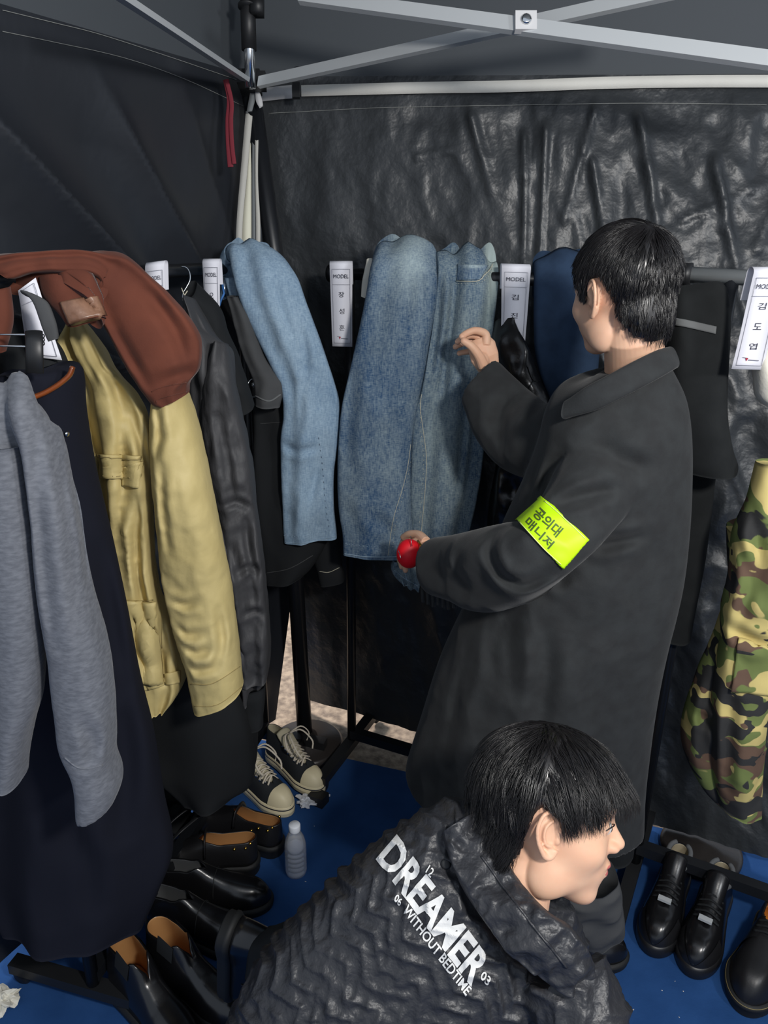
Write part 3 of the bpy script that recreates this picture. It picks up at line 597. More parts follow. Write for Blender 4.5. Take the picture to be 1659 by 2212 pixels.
t = put('brown_trousers', loft([(-60, 640, 20, 620, 1.22), (-60, 700, 26, 690, 1.22), (-60, 770, 10, 760, 1.22)], .04, 40, 30, wr=[(12, .006, 1)]), M['rust']); tag(t, 'rust brown trouser leg hanging below the rail end at the left edge', 'trousers')
# ---- long black coat with tan collar strip, behind the sweater
t = thing('long_coat', 'long black coat with a brown leather collar strip hanging behind the grey sweater', 'coat')
md = loft([(20, 800, 110, 790, 1.26), (10, 850, 160, 800, 1.26), (20, 920, 172, 900, 1.26), (10, 1050, 195, 1030, 1.27), (0, 1200, 232, 1180, 1.27), (-20, 1350, 262, 1320, 1.27), (-30, 1480, 292, 1480, 1.27), (-50, 1620, 322, 1600, 1.27), (-60, 1760, 345, 1740, 1.27), (-60, 1880, 366, 1850, 1.27), (-20, 1960, 340, 1930, 1.26), (10, 2010, 305, 2010, 1.25)], .14, 90, 120, folds=[(4, .006, .02, .5, 1.2), (8, .003, .010, 2, 2)], wr=[(5, .012, .4)])
md = crease(md, [[(120, 1750), (180, 1850), (190, 1960)], [(250, 1500), (270, 1650), (265, 1800)], [(150, 1780), (120, 1900), (110, 1990)], [(215, 1200), (240, 1350), (265, 1480)]], .022, .022)
put('coat_body', md, M['navyblack'], t); tb = bvh(md)
put('collar_strip', tube([PD(x, y, 1.205) for x, y in crom([(52, 862), (78, 856), (105, 844), (130, 828), (150, 810), (157, 792)], 30)], .0095, 12, True, .45), M['cognac'], t, label='brown leather collar strip')
p, n = hit(tb, 142, 937); put('snap_button', lathe(p+n*.002, [(.0001, 0), (.005, 0), (.004, .002), (.0001, .003)], 16, n), M['chrome'], t)
md = loft([(0, 700, 55, 690, 1.33), (0, 760, 120, 740, 1.32), (10, 830, 150, 800, 1.31)], .08, 40, 30, wr=[(10, .01, 1)]); put('collar', md, M['black2'], t)
# second black coat skirt hanging lower behind
t = put('black_trousers', loft([(230, 1400, 400, 1400, 1.50), (280, 1500, 500, 1490, 1.54), (310, 1600, 540, 1600, 1.57), (330, 1660, 545, 1690, 1.57), (400, 1730, 505, 1720, 1.56)], .13, 60, 60, folds=[(4, .008, .015, 0, 1)], wr=[(6, .012, .5)]), M['black2']); tag(t, 'black wide trousers hanging under the beige jacket above the carpet', 'trousers')
# ---- grey sweater
t = thing('grey_sweater', 'heather grey knitted sweater hanging nearest at the left edge', 'sweater')
b_ = loft([(-120, 860, 8, 832, 1.14), (-120, 880, 60, 862, 1.13), (-120, 940, 96, 930, 1.12), (-120, 1050, 104, 1050, 1.12), (-120, 1160, 84, 1160, 1.12), (-110, 1300, 60, 1300, 1.12), (-60, 1400, 40, 1400, 1.12)], .14, 60, 60, wr=[(8, .006, .5)])
s1 = loft([(-60, 960, 60, 960, 1.08), (-50, 1100, 72, 1100, 1.07), (-30, 1250, 88, 1250, 1.07), (-10, 1400, 90, 1400, 1.07), (0, 1500, 86, 1500, 1.07), (0, 1570, 68, 1565, 1.07), (2, 1620, 56, 1625, 1.07), (2, 1676, 50, 1680, 1.07)], .085, 48, 90, folds=[(3, .003, .003, 0, 1)], wr=[(9, .006, .6)])
s2 = loft([(10, 850, 70, 870, 1.12), (30, 900, 100, 900, 1.09), (60, 960, 122, 960, 1.08), (72, 1040, 140, 1040, 1.075), (78, 1120, 160, 1110, 1.07), (86, 1250, 182, 1240, 1.07), (108, 1400, 220, 1390, 1.07), (122, 1520, 238, 1500, 1.07), (134, 1600, 244, 1590, 1.07), (160, 1650, 244, 1640, 1.07), (170, 1690, 256, 1680, 1.07), (172, 1718, 256, 1705, 1.07), (174, 1748, 248, 1728, 1.07)], .10, 60, 120, folds=[(3, .004, .003, 1, 1)], wr=[(9, .007, .5), (22, .002, 1)])
V_, F_ = crease(fuse([b_[:2], s2[:2]], .0045, 4), [[(74, 940), (84, 1100), (98, 1250), (118, 1400)], [(185, 1560), (200, 1610), (190, 1650)], [(150, 1000), (175, 1120), (190, 1250)]], .011, .012)
put('sweater_body', (V_, F_), M['grey'], t); put('sleeve', s1, M['grey'], t)
tb = bvh((V_, F_)); put('cuff_seam', surf_line(tb, [(140, 1636), (165, 1656), (190, 1660), (222, 1652)], .0018, 30, 0, .0, .5), M['grey'], t)
# ---- khaki jacket
t = thing('khaki_jacket', 'beige nylon field jacket with flap pockets under the brown trousers', 'jacket')
md = loft([(160, 706, 196, 706, 1.48), (142, 760, 226, 745, 1.46), (156, 800, 250, 790, 1.45), (156, 850, 300, 850, 1.44), (160, 920, 330, 920, 1.43), (180, 990, 335, 990, 1.43), (196, 1080, 336, 1080, 1.43), (222, 1180, 340, 1180, 1.44), (240, 1260, 350, 1250, 1.44), (250, 1330, 370, 1320, 1.44), (270, 1420, 392, 1410, 1.44), (286, 1480, 402, 1450, 1.44), (292, 1488, 396, 1478, 1.44), (330, 1510, 372, 1506, 1.44)], .10, 84, 130, folds=[(2.6, .022, .018, -.6, 1.5), (6, .012, .012, .9, 2.0), (11, .006, .007, 2, 3)], wr=[(9, .022, .5), (24, .006, .8), (55, .002, 1)])
sl = loft([(345, 850, 402, 842, 1.40), (330, 900, 413, 880, 1.385), (330, 990, 434, 960, 1.375), (335, 1080, 454, 1050, 1.37), (345, 1180, 474, 1140, 1.37), (358, 1280, 494, 1240, 1.37), (378, 1360, 508, 1340, 1.37), (400, 1430, 515, 1410, 1.37), (412, 1480, 518, 1440, 1.37), (420, 1530, 523, 1486, 1.37)], .11, 72, 120, pw=.8, folds=[(3, .004, .004, .4, 1)], wr=[(8, .014, .5), (26, .004, 1), (60, .0015, 1)])
md = crease(md, [[(235, 760), (262, 900), (268, 1050), (275, 1250)], [(170, 860), (195, 940), (202, 975)], [(280, 880), (305, 960), (325, 1030)], [(300, 1080), (295, 1200), (310, 1330)], [(255, 1080), (252, 1180), (262, 1270)], [(300, 1340), (292, 1400), (318, 1440)], [(350, 1350), (352, 1420), (350, 1470)]], .011, .022)
sl = crease(sl, [[(372, 1300), (400, 1308), (425, 1300)], [(385, 1360), (410, 1372), (440, 1366)], [(398, 1400), (425, 1412), (455, 1404)], [(405, 1440), (430, 1450), (470, 1440)], [(338, 880), (345, 930), (338, 985)], [(470, 1320), (480, 1380), (470, 1430)], [(350, 1010), (352, 1100), (365, 1200)]], .008, .010)
put('jacket_body', md, M['khaki'], t); put('sleeve', sl, M['khaki'], t)
tb = bvh(md); tb2 = bvh(sl)
put('chest_pocket_flap', surf_patch(tb, [(202, 980), (298, 984), (294, 1036), (203, 1030)], 24, 12, .008, .005), M['khaki'], t)
put('chest_pocket_flap', surf_patch(tb, [(266, 1000), (302, 996), (300, 1054), (268, 1048)], 16, 12, .008, .005), M['khaki'], t)
put('lower_pocket', surf_patch(tb, [(250, 1292), (330, 1300), (345, 1478), (285, 1470)], 24, 24, .010, .008), M['khaki'], t)
put('hem_band', surf_patch(tb, [(300, 1470), (385, 1448), (385, 1474), (308, 1490)], 24, 8, .006, .004), M['khaki'], t)
put('stitching', join(surf_line(tb, [(203, 985), (297, 989)], .0010, 30, 0, .009), surf_line(tb, [(203, 1024), (293, 1030)], .0008, 40, 2, .009), surf_line(tb, [(250, 1284), (280, 1300), (330, 1296)], .0016, 30), surf_line(tb, [(330, 1040), (332, 1200), (345, 1300), (350, 1400)], .0010, 40),
    surf_line(tb2, [(412, 1478), (460, 1476), (518, 1440)], .0013, 40), surf_line(tb2, [(420, 1526), (470, 1522), (522, 1484)], .0010, 40)), M['khakiseam'], t)
p, n = hit(tb, 262, 1327)
put('snap_button', lathe(p+n*.011, [(.0001, 0), (.006, 0), (.005, .003), (.0001, .004)], 16, n), M['chrome'], t)
t = put('folded_cloth', loft([(352, 1494, 384, 1490, 1.45), (354, 1506, 384, 1500, 1.45), (362, 1514, 378, 1508, 1.45)], .004, 16, 8), M['cream']); tag(t, 'sliver of white lining hanging below the beige jacket hem', 'cloth')
# ---- black crinkled shirt jacket behind it
t = thing('black_shirt_jacket', 'crinkled black nylon shirt jacket hanging right of the beige jacket', 'jacket')
md = loft([(405, 640, 420, 645, 1.74), (400, 700, 462, 720, 1.73), (405, 760, 500, 760, 1.72), (410, 850, 505, 840, 1.71), (415, 950, 530, 950, 1.70), (430, 1040, 548, 1040, 1.70), (450, 1130, 552, 1120, 1.69), (470, 1240, 568, 1230, 1.69), (500, 1350, 578, 1340, 1.68), (510, 1430, 582, 1430, 1.68), (520, 1490, 570, 1490, 1.68)], .16, 80, 130, folds=[(4, .010, .014, 1, 2), (8, .006, .008, 0, 3)], wr=[(9, .024, .6), (25, .010, .7)])
put('jacket_body', md, M['nylonblack'], t)
md = loft([(462, 740, 490, 742, 1.66), (440, 840, 506, 830, 1.64), (438, 950, 530, 940, 1.63), (450, 1040, 546, 1030, 1.63), (470, 1120, 552, 1090, 1.63), (488, 1220, 568, 1190, 1.62), (500, 1300, 576, 1290, 1.62), (515, 1400, 582, 1390, 1.62), (520, 1470, 578, 1460, 1.62)], .09, 64, 110, folds=[(4, .006, .007, 2, 2)], wr=[(11, .018, .7), (28, .009, .8), (60, .002, 1)])
md = crease(md, [[(470, 900), (490, 1000), (500, 1090)], [(480, 1095), (510, 1085), (545, 1100)], [(500, 1180), (520, 1260), (530, 1350)], [(530, 1120), (540, 1200), (560, 1260)], [(510, 1240), (535, 1225), (565, 1235)], [(525, 1330), (550, 1320), (575, 1330)]], .008, .012)
put('sleeve', md, M['nylonblack'], t)
put('cuff', loft([(524, 1490, 572, 1480, 1.63), (522, 1520, 572, 1512, 1.63), (528, 1552, 568, 1548, 1.63), (532, 1572, 568, 1566, 1.63)], .05, 40, 20, wr=[(20, .004, 1)]), M['black2'], t)
t = put('black_trousers', loft([(455, 1490, 545, 1480, 1.74), (462, 1560, 556, 1540, 1.74), (470, 1620, 555, 1605, 1.74), (476, 1660, 552, 1650, 1.74), (490, 1685, 540, 1678, 1.74)], .11, 50, 60, folds=[(3, .008, .01, 0, 1)]), M['black2']); tag(t, 'plain black trouser leg hanging just above the canvas sneakers', 'trousers')
# shirt collar seen high up next to the wire hook
t = put('black_shirt', loft([(398, 628, 424, 622, 1.78), (414, 690, 470, 660, 1.80), (440, 740, 492, 720, 1.80), (470, 800, 525, 800, 1.82), (490, 900, 548, 880, 1.83)], .08, 48, 50, wr=[(12, .015, 1)]), M['black2']); tag(t, 'black shirt shoulder hanging behind the second label card', 'shirt')
# ---- black coat between shirt jacket and light jeans
t = thing('black_coat', 'plain black coat hanging between the crinkled jacket and light blue jeans', 'coat')
md = loft([(548, 860, 612, 850, 2.10), (550, 930, 650, 930, 2.09), (548, 1020, 690, 1010, 2.08), (556, 1120, 700, 1110, 2.07), (566, 1190, 705, 1170, 2.06), (572, 1240, 680, 1216, 2.06), (576, 1256, 660, 1236, 2.06)], .12, 64, 70, folds=[(4, .006, .01, 0, 1)], wr=[(9, .010, .6)])
put('coat_body', md, M['black2'], t); tb = bvh(md)
put('sleeve_seam', surf_line(tb, [(562, 915), (610, 912)], .0016, 20), M['dgrey'], t); put('hem_seam', surf_line(tb, [(574, 1238), (625, 1228), (675, 1200)], .0022, 30), M['dgrey'], t)
t = thing('black_sleeve', 'black sleeve end with a pale stitched cuff below the light blue jeans hem', 'sleeve')
md = loft([(660, 1150, 730, 1140, 2.12), (672, 1190, 735, 1180, 2.12), (684, 1230, 740, 1222, 2.12), (692, 1262, 745, 1250, 2.12)], .07, 40, 30, wr=[(12, .008, 1)])
put('sleeve', md, M['black2'], t); put('cuff_stitch', surf_line(bvh(md), [(690, 1234), (710, 1236), (733, 1226)], .0013, 24), M['seam'], t)
# ---- right side: black tee-dress behind man
t = thing('blouse', 'black wide sleeved top with a grey tape across it hanging behind the standing man', 'top')
md = loft([(1440, 640, 1545, 650, 1.62), (1440, 680, 1560, 690, 1.60), (1440, 760, 1556, 790, 1.58), (1440, 860, 1558, 880, 1.57), (1440, 940, 1570, 950, 1.57), (1445, 985, 1586, 992, 1.57), (1460, 1012, 1584, 1002, 1.57)], .14, 64, 70, folds=[(3, .010, .014, 0, 1)], wr=[(8, .010, .6)])
put('blouse_body', md, M['black'], t); tb = bvh(md)
put('shoulder_tape', surf_patch(tb, [(1450, 684), (1548, 706), (1546, 722), (1450, 700)], 24, 4, .004, .002), M['beigestrip'], t, label='grey shoulder tape')
t = put('black_skirt', loft([(1440, 1000, 1540, 1010, 1.66), (1440, 1100, 1530, 1100, 1.66), (1425, 1200, 1518, 1200, 1.65), (1410, 1300, 1500, 1300, 1.65), (1400, 1366, 1488, 1370, 1.65)], .10, 50, 60, folds=[(3, .006, .01, 0, 1)]), M['black']); tag(t, 'long plain black skirt hanging below the black wide sleeved top', 'skirt')
# ---- camouflage trousers
t = thing('camouflage_trousers', 'woodland camouflage trousers hanging at the right edge', 'trousers')
l1 = loft([(1640, 1000, 1760, 1000, 1.45), (1620, 1080, 1760, 1080, 1.44), (1592, 1160, 1720, 1160, 1.43), (1584, 1240, 1700, 1240, 1.43), (1566, 1320, 1690, 1320, 1.43), (1560, 1400, 1680, 1400, 1.43), (1545, 1500, 1668, 1500, 1.43), (1540, 1600, 1650, 1600, 1.43), (1545, 1680, 1640, 1680, 1.43), (1556, 1742, 1635, 1746, 1.43)], .10, 70, 110, folds=[(4, .008, .008, 0, 2)], wr=[(9, .016, .7), (24, .004, 1)])
l2 = loft([(1580, 1150, 1640, 1120, 1.49), (1582, 1260, 1660, 1250, 1.49), (1555, 1360, 1650, 1350, 1.49), (1528, 1420, 1620, 1420, 1.49), (1500, 1500, 1600, 1500, 1.49), (1480, 1580, 1580, 1590, 1.49), (1482, 1630, 1575, 1650, 1.49), (1510, 1690, 1590, 1710, 1.49), (1550, 1730, 1600, 1740, 1.49)], .09, 60, 90, folds=[(3, .007, .007, 1, 2)], wr=[(9, .014, .7)])
l1 = crease(l1, [[(1600, 1180), (1620, 1260), (1600, 1340)], [(1570, 1350), (1610, 1375), (1655, 1395)], [(1580, 1500), (1575, 1600), (1570, 1700)], [(1625, 1100), (1640, 1200), (1650, 1300)]], .012, .014); l2 = crease(l2, [[(1540, 1480), (1520, 1560), (1530, 1640)], [(1500, 1540), (1540, 1570), (1560, 1600)]], .012, .014)
put('trouser_leg', l1, M['camo'], t); put('trouser_leg', l2, M['camo'], t); tb = bvh(l1)
put('cargo_pocket', surf_patch(tb, [(1592, 1380), (1668, 1400), (1662, 1500), (1580, 1490)], 20, 20, .010, .008), M['camo'], t)
t = put('cream_garment', loft([(1636, 760, 1720, 750, 1.47), (1632, 800, 1720, 790, 1.46), (1636, 850, 1720, 860, 1.46), (1652, 876, 1720, 890, 1.46)], .08, 48, 40, wr=[(14, .012, 1)], folds=[(4, .006, .004, 0, 1)]), M['cream']); tag(t, 'rumpled cream coloured garment at the right edge below the label card', 'garment')
# chrome clips on the right rail
t = thing('clip_hanger', 'chrome clip hanger below the steel rail behind the standing man', 'hanger')
put('clip_wire', tube([PD(1463, 628, 1.62), PD(1466, 645, 1.62), PD(1480, 642, 1.62), PD(1510, 632, 1.62), PD(1520, 645, 1.62), PD(1545, 638, 1.62)], .0012, 6), M['chrome'], t)
put('clip_jaw', box(PD(1510, 634, 1.61), (.006, .006, .010)), M['chrome'], t); put('clip_jaw', tube([PD(1537, 628, 1.61), PD(1541, 634, 1.61), PD(1540, 642, 1.61)], .003, 8), M['chrome'], t)
put('clip_bar', bar(PD(1484, 608, 1.62), PD(1555, 612, 1.62), .008, .008), M['alu'], t)
# ---- hooks and clips, left
t = put('hanger_hook', tube([PD(x, y, 1.72) for x, y in crom([(391, 576), (403, 578), (410, 590), (410, 606), (402, 622), (396, 632), (394, 646)], 30)], .0015, 8), M['chrome']); tag(t, 'steel wire hanger hook on the left rail between two label cards', 'hanger hook')
t = put('twist_tie', join(tube([PD(392, 622, 1.70), PD(399, 640, 1.70), (PD(394, 648, 1.70)), PD(414, 650, 1.70)], .0012, 6), tube([PD(394, 645, 1.70), PD(405, 628, 1.70)], .0012, 6)), M['seam']); tag(t, 'small pale string tied at the base of the wire hook', 'string')
t = thing('clip_hanger', 'clear plastic clip hanger with steel wires in front of the left label card', 'hanger')
put('wire', tube([PD(-40, 722, 1.16), PD(75, 723, 1.15)], .0014, 8), M['chrome'], t); put('wire', tube([PD(-40, 746, 1.16), PD(75, 749, 1.15)], .0014, 8), M['chrome'], t)
put('clip', tube([PD(73, 716, 1.15), PD(74, 740, 1.145), PD(75, 806, 1.15)], .0125, 14, True, .35), M['plastic'], t)
put('clip_ring', join(*[tube([PD(91+5*math.cos(a), 734+dy+4*math.sin(a), 1.15) for a in np.linspace(0, 2*PI, 14)], .001, 6) for dy in (-8, 0, 8)]), M['plastic'], t)
t = put('black_strap', loft([(45, 632, 66, 636, 1.20), (70, 650, 100, 650, 1.195), (86, 690, 118, 690, 1.19), (98, 724, 124, 720, 1.19), (104, 738, 124, 732, 1.19)], .012, 24, 30, wr=[(15, .004, 1)]), M['dgrey']); tag(t, 'dark grey fabric strap hanging across the white card at left', 'strap')
# ---- label cards looped over the rails
def card(label, tl, tr, br, bl, Y, lines, logo=False, loop=True, mdl=True):
    t = thing('label_card', label, 'label card', 'paper label cards looped over the rails')
    c = [P(x, y, Y) for x, y in (tl, tr, br, bl)]; ex = c[1]-c[0]; ey = c[0]-c[3]; n = np.cross(ex, ey); n /= np.linalg.norm(n); n = n if n@(CAM-c[0]) > 0 else -n
    def at(u, v): return (c[3]*(1-u)+c[2]*u)*(1-v)+(c[0]*(1-u)+c[1]*u)*v
    V = []; k = 14
    prof = [(v, .0015*math.sin(v*5)) for v in np.linspace(0, 1, k)]
    pts = [[at(u, v)+n*o_ for v, o_ in prof] for u in (0, 1)]
    if loop:
        for q in pts:
            top = q[-1]; up = ey/np.linalg.norm(ey)
            for a in np.linspace(.3, PI, 8): q.append(top-n*.014+n*.014*math.cos(a)+up*.010*math.sin(a))
            q.append(top-n*.029-up*.05)
    K = len(pts[0]); A = np.array(pts[0]+pts[1]); B = A-n*.0008
    Fc = [(i, i+K, i+K+1, i+1) for i in range(K-1)]+[(i+2*K, i+1+2*K, i+K+1+2*K, i+K+2*K) for i in range(K-1)]+[(i, i+1, i+1+2*K, i+2*K) for i in range(K-1)]+[(i+K, i+K+2*K, i+K+1+2*K, i+K+1) for i in range(K-1)]+[(0, 2*K, 3*K, K)]
    put('card', (np.vstack([A, B]), Fc), M['paper'], t)
    o_ = n*.0028; tx = []
    def txt(s, u0, u1, v0, v1, b=.0): return place_text(s, at(u0, v0)+o_, at(u1, v0)-at(u0, v0), at(u0, v1)-at(u0, v0), b)
    if mdl: put('heading_print', txt('MODEL', .16, .84, .845, .892, .0), M['ink'], t, False)
    for (s, v) in lines: put('hangul_print', txt(s, .37, .63, v-.030, v+.038, .0), M['ink'], t, False)
    fr_ = [bar(at(u0, v0)+o_, at(u1, v1)+o_, .0006, .0006, n) for (u0, v0, u1, v1) in ((.1, .955, .9, .955), (.1, .045, .9, .045), (.1, .045, .1, .955), (.9, .045, .9, .955), (.1, .77, .9, .77))]
    put('frame_line', join(*fr_), M['greyink'], t, False)
    if logo:
        put('logo_print', ([at(.34, .125)+o_, at(.44, .125)+o_, at(.39, .09)+o_], [(0, 2, 1)]), M['redink'], t, False)
        put('logo_rule', join(bar(at(.25, .13)+o_, at(.42, .125)+o_, .0007, .0007, n), bar(at(.45, .105)+o_, at(.78, .10)+o_, .0016, .0006, n)), M['greyink'], t, False)
    return t
card('white label card at left end, crossed by the dark strap', (38, 628), (76, 600), (134, 778), (62, 770), 1.27, [], mdl=False, loop=False)
card('white label card beside the wire hook, lower half hidden by brown trousers', (313, 579), (355, 574), (362, 748), (318, 756), 1.66, [])
card('narrow white label card left of the light blue jeans', (437, 569), (474, 569), (476, 748), (447, 748), 1.90, [('오', .62), ('호', .40), ('면', .18)])
card('white label card between the light blue and faded jeans', (712, 573), (761, 573), (761, 749), (718, 748), 2.09, [('장', .645), ('성', .44), ('훈', .235)], True)
card('white label card between the jeans and navy trousers', (1084, 579), (1147, 581), (1133, 752), (1082, 748), 1.93, [('김', .64), ('진', .41), ('우', .19)])
card('large white label card at the right edge of the photo', (1629, 590), (1694, 590), (1648, 799), (1580, 797), 1.44, [('김', .665), ('도', .455), ('엽', .245)], True)
t = put('size_tag', tube([PD(483, 596, 1.98), PD(485, 640, 1.98)], .0055, 12), M['chrome']); tag(t, 'small clear and blue tag hanging beside the narrow label card', 'tag')
t = put('plastic_loop', tube([PD(480, 612, 1.97), PD(484, 634, 1.97), PD(476, 652, 1.97), PD(474, 660, 1.97)], .003, 10), M['bluecard']); tag(t, 'blue plastic loop below the rail beside the light blue jeans', 'loop')
# ================================================================ people
def sell(p, c, r):
    q = (p-np.array(c))/np.array(r); k0 = np.linalg.norm(q, axis=1); k1 = np.linalg.norm(q/np.array(r), axis=1)
    return k0*(k0-1)/np.maximum(k1, 1e-9)
def scap(p, a, b, ra, rb):
    a = np.array(a); b = np.array(b); ba = b-a; h = np.clip((p-a)@ba/(ba@ba), 0, 1)
    return np.linalg.norm(p-a-h[:, None]*ba, axis=1)-(ra+(rb-ra)*h)
def smin(a, b, k):
    h = np.maximum(k-np.abs(a-b), 0)/k; return np.minimum(a, b)-h*h*k/4
def smax(a, b, k): return -smin(-a, -b, k)
def headsdf(p):
    d = sell(p, (-.011, 0, .152), (.089, .075, .083))
    d = smin(d, sell(p, (.030, 0, .120), (.060, .062, .075)), .03)
    d = smin(d, sell(p, (.036, 0, .068), (.048, .049, .048)), .03)
    for s in (-1, 1):
        d = smin(d, sell(p, (.006, .044*s, .050), (.026, .018, .028)), .03)
        d = smin(d, sell(p, (.052, .040*s, .098), (.026, .020, .018)), .025)
    d = smin(d, sell(p, (.067, 0, .031), (.020, .022, .018)), .022)
    d = smin(d, sell(p, (.076, 0, .160), (.016, .042, .014)), .02)
    d = smin(d, sell(p, (.074, 0, .070), (.018, .028, .022)), .018)
    for s in (-1, 1): d = smax(d, -sell(p, (.100, .031*s, .136), (.020, .019, .012)), .012)
    for s in (-1, 1): d = smin(d, sell(p, (.072, .031*s, .135), (.0145, .016, .0115)), .004)
    d = smin(d, scap(p, (.082, 0, .142), (.106, 0, .109), .007, .0095), .012)
    for s in (-1, 1): d = smin(d, sell(p, (.096, .0115*s, .103), (.011, .008, .0075)), .007)
    d = smin(d, sell(p, (.090, 0, .0775), (.0105, .022, .0058)), .004)
    d = smin(d, sell(p, (.088, 0, .0650), (.0105, .018, .0068)), .004)
    return d
def head_md(n=200, m=150):
    c = np.array([.012, 0, .115]); th = np.linspace(.01, PI-.01, m); ph = np.arange(n)*2*PI/n
    T, Pp = np.meshgrid(th, ph, indexing='ij'); D = np.c_[(np.sin(T)*np.cos(Pp)).ravel(), (np.sin(T)*np.sin(Pp)).ravel(), np.cos(T).ravel()]
    lo = np.zeros(len(D)); hi = np.full(len(D), .16)
    for _ in range(26):
        mid = (lo+hi)/2; s = headsdf(c+D*mid[:, None]); lo = np.where(s < 0, mid, lo); hi = np.where(s < 0, hi, mid)
    V = c+D*lo[:, None]
    Fc = [(i*n+j, (i+1)*n+j, (i+1)*n+(j+1) % n, i*n+(j+1) % n) for i in range(m-1) for j in range(n)]+[tuple(range(n)), tuple((m-1)*n+j for j in range(n))[::-1]]
    return V, Fc
def ear_md(side):
    f = lambda x, z, o=0.0: (x+.002, side*(.071+max(0, -x+.008)*.50+o), z+.118)
    hx = crom(np.array([f(.006, -.001), f(.013, .012, .002), f(.010, .026, .003), f(-.002, .034, .003), f(-.016, .029, .004), f(-.022, .012, .004), f(-.019, -.006, .003), f(-.012, -.019, .002), f(-.004, -.029, .001), f(.004, -.028), f(.008, -.018, -.001)]), 60)
    ah = crom(np.array([f(-.001, .022, .001), f(-.010, .012, .001), f(-.011, -.002, .001), f(-.005, -.013, .001), f(.003, -.014)]), 30)
    parts = [tube(hx, np.r_[np.linspace(.002, .0034, 20), np.full(20, .0033), np.linspace(.0033, .0055, 20)], 10), tube(ah, .0026, 8)]
    a = .46*side; Rr = np.array([[math.cos(a), math.sin(a), 0], [-math.sin(a), math.cos(a), 0], [0, 0, 1]])
    parts.append(ellip(f(-.005, .002, -.006), (.019, .0045, .031), Rr)); parts.append(ellip(f(.009, -.006, .0), (.0045, .004, .006))); parts.append(ellip(f(.004, 0, -.010), (.014, .010, .022)))
    parts.append(ellip(f(0, -.024, -.001), (.007, .0035, .008)))
    return fuse(parts, .0010, 4)
def xf(md, R, O, s=1.0): return np.asarray(md[0])*s@R.T+O, md[1]
def basis(f, u):
    f = np.array(f, float); f /= np.linalg.norm(f); u = np.array(u, float); l = np.cross(u, f); l /= np.linalg.norm(l); u = np.cross(f, l); return np.array([f, l, u]).T
HEAD = head_md(); EARS = [ear_md(1), ear_md(-1)]
HEADL = fuse([HEAD, scap_neck := tube([(-.018, 0, .10), (-.026, 0, .03), (-.038, 0, -.02)], [.050, .052, .055], 32)], .0022, 3)
def local_head(neck):   # neck: list of local points continuing below
    return fuse([HEAD, tube(np.array([(-.014, 0, .10), (-.024, 0, .04)]+neck), np.r_[.048, .053, np.full(len(neck), .057)], 36)], .0020, 3)
HB = bvh(fuse([HEADL, ellip((-.043, 0, .090), (.054, .058, .085))], .003, 40)); HC = Vector((-.005, 0, .135))
def hrad(d):
    h = HB.ray_cast(HC, Vector(d)); return h[3] if h[0] is not None else .09
def stopz(d, mask, front):
    az, el = azel(d); a = abs(az)
    return mask(d) < -np.interp(a, [0, 45, 62, 70, 76, 108, 116, 135, 180], [front, front, .12, .10, .0, .0, front*.8, front, front])
def azel(d): return math.degrees(math.atan2(d[1], d[0])), math.degrees(math.asin(max(-1, min(1, d[2]))))
def hair_md(mask, thick, crown, nguide, kids, length, spread, width, lift, seed, flow, front=.3, messy=.10):
    rnd = random.Random(seed); parts = []
    # cap
    n, m = 120, 80; V = []; ok = []
    for i in range(m+1):
        for j in range(n):
            t = PI*i/m; a = 2*PI*j/n; d = (math.sin(t)*math.cos(a), math.sin(t)*math.sin(a), math.cos(t)); mk = mask(d)
            s = min(1, max(0, mk*6)); r = hrad(d)+(-.006+(thick(d)+.006)*math.sqrt(s)); r += .0025*s*noise.noise(Vector((a*9, t*3, seed)))
            V.append(HC+Vector(d)*r); ok.append(mk > -.12)
    Fc = [(i*n+j, (i+1)*n+j, (i+1)*n+(j+1) % n, i*n+(j+1) % n) for i in range(m) for j in range(n)]
    Fc = [f for f in Fc if all(ok[q] for q in f)]
    parts.append((np.array([v[:] for v in V]), Fc))
    SV = []; SF = []; nb = 0
    for g in range(nguide):
        while True:
            d = np.array([rnd.gauss(0, 1) for _ in range(3)]); d /= np.linalg.norm(d)
            if mask(d) > .0: break
        L_ = length(d)*rnd.uniform(.75, 1.15); lf = lift*rnd.uniform(.1, 1.6); gj = np.array([rnd.gauss(0, messy) for _ in range(3)]); fr_ = front*rnd.uniform(.35, 1.35)
        for k in range(kids):
            dd = d+np.array([rnd.gauss(0, spread) for _ in range(3)]); dd /= np.linalg.norm(dd)
            if mask(dd) < -.02: continue
            pts = []; cur = dd.copy(); ns = 9; jit = np.array([rnd.gauss(0, .06) for _ in range(3)])+gj; lk = L_*rnd.uniform(.8, 1.1); hk = rnd.uniform(-.001, .003)
            for q in range(ns):
                t = q/(ns-1)
                if q > 1 and stopz(cur, mask, fr_): break
                r = hrad(cur)+thick(d)*(.9+.15*math.sin(t*PI))+hk+lf*t*t; pts.append(np.array(HC)+cur*r)
                fl = flow(cur, d)+jit; fl -= cur*(fl@cur); fl /= np.linalg.norm(fl)+1e-9
                cv = (d-dd)*.12*t
                cur = cur+fl*lk/(ns-1)/max(r, .05)+cv; cur /= np.linalg.norm(cur)
            if len(pts) < 4: continue
            w = width*rnd.uniform(.6, 1.3); wd = w*np.interp(np.linspace(0, 1, len(pts)), np.linspace(0, 1, 9), [.5, 1, 1.1, 1.1, 1, .9, .75, .5, .15])
            v, f = tube(pts, wd, 3, False); SV.append(v); SF += [tuple(i+nb for i in q) for q in f]; nb += len(v)
    parts.append((np.vstack(SV), SF)); return join(*parts)[:2]
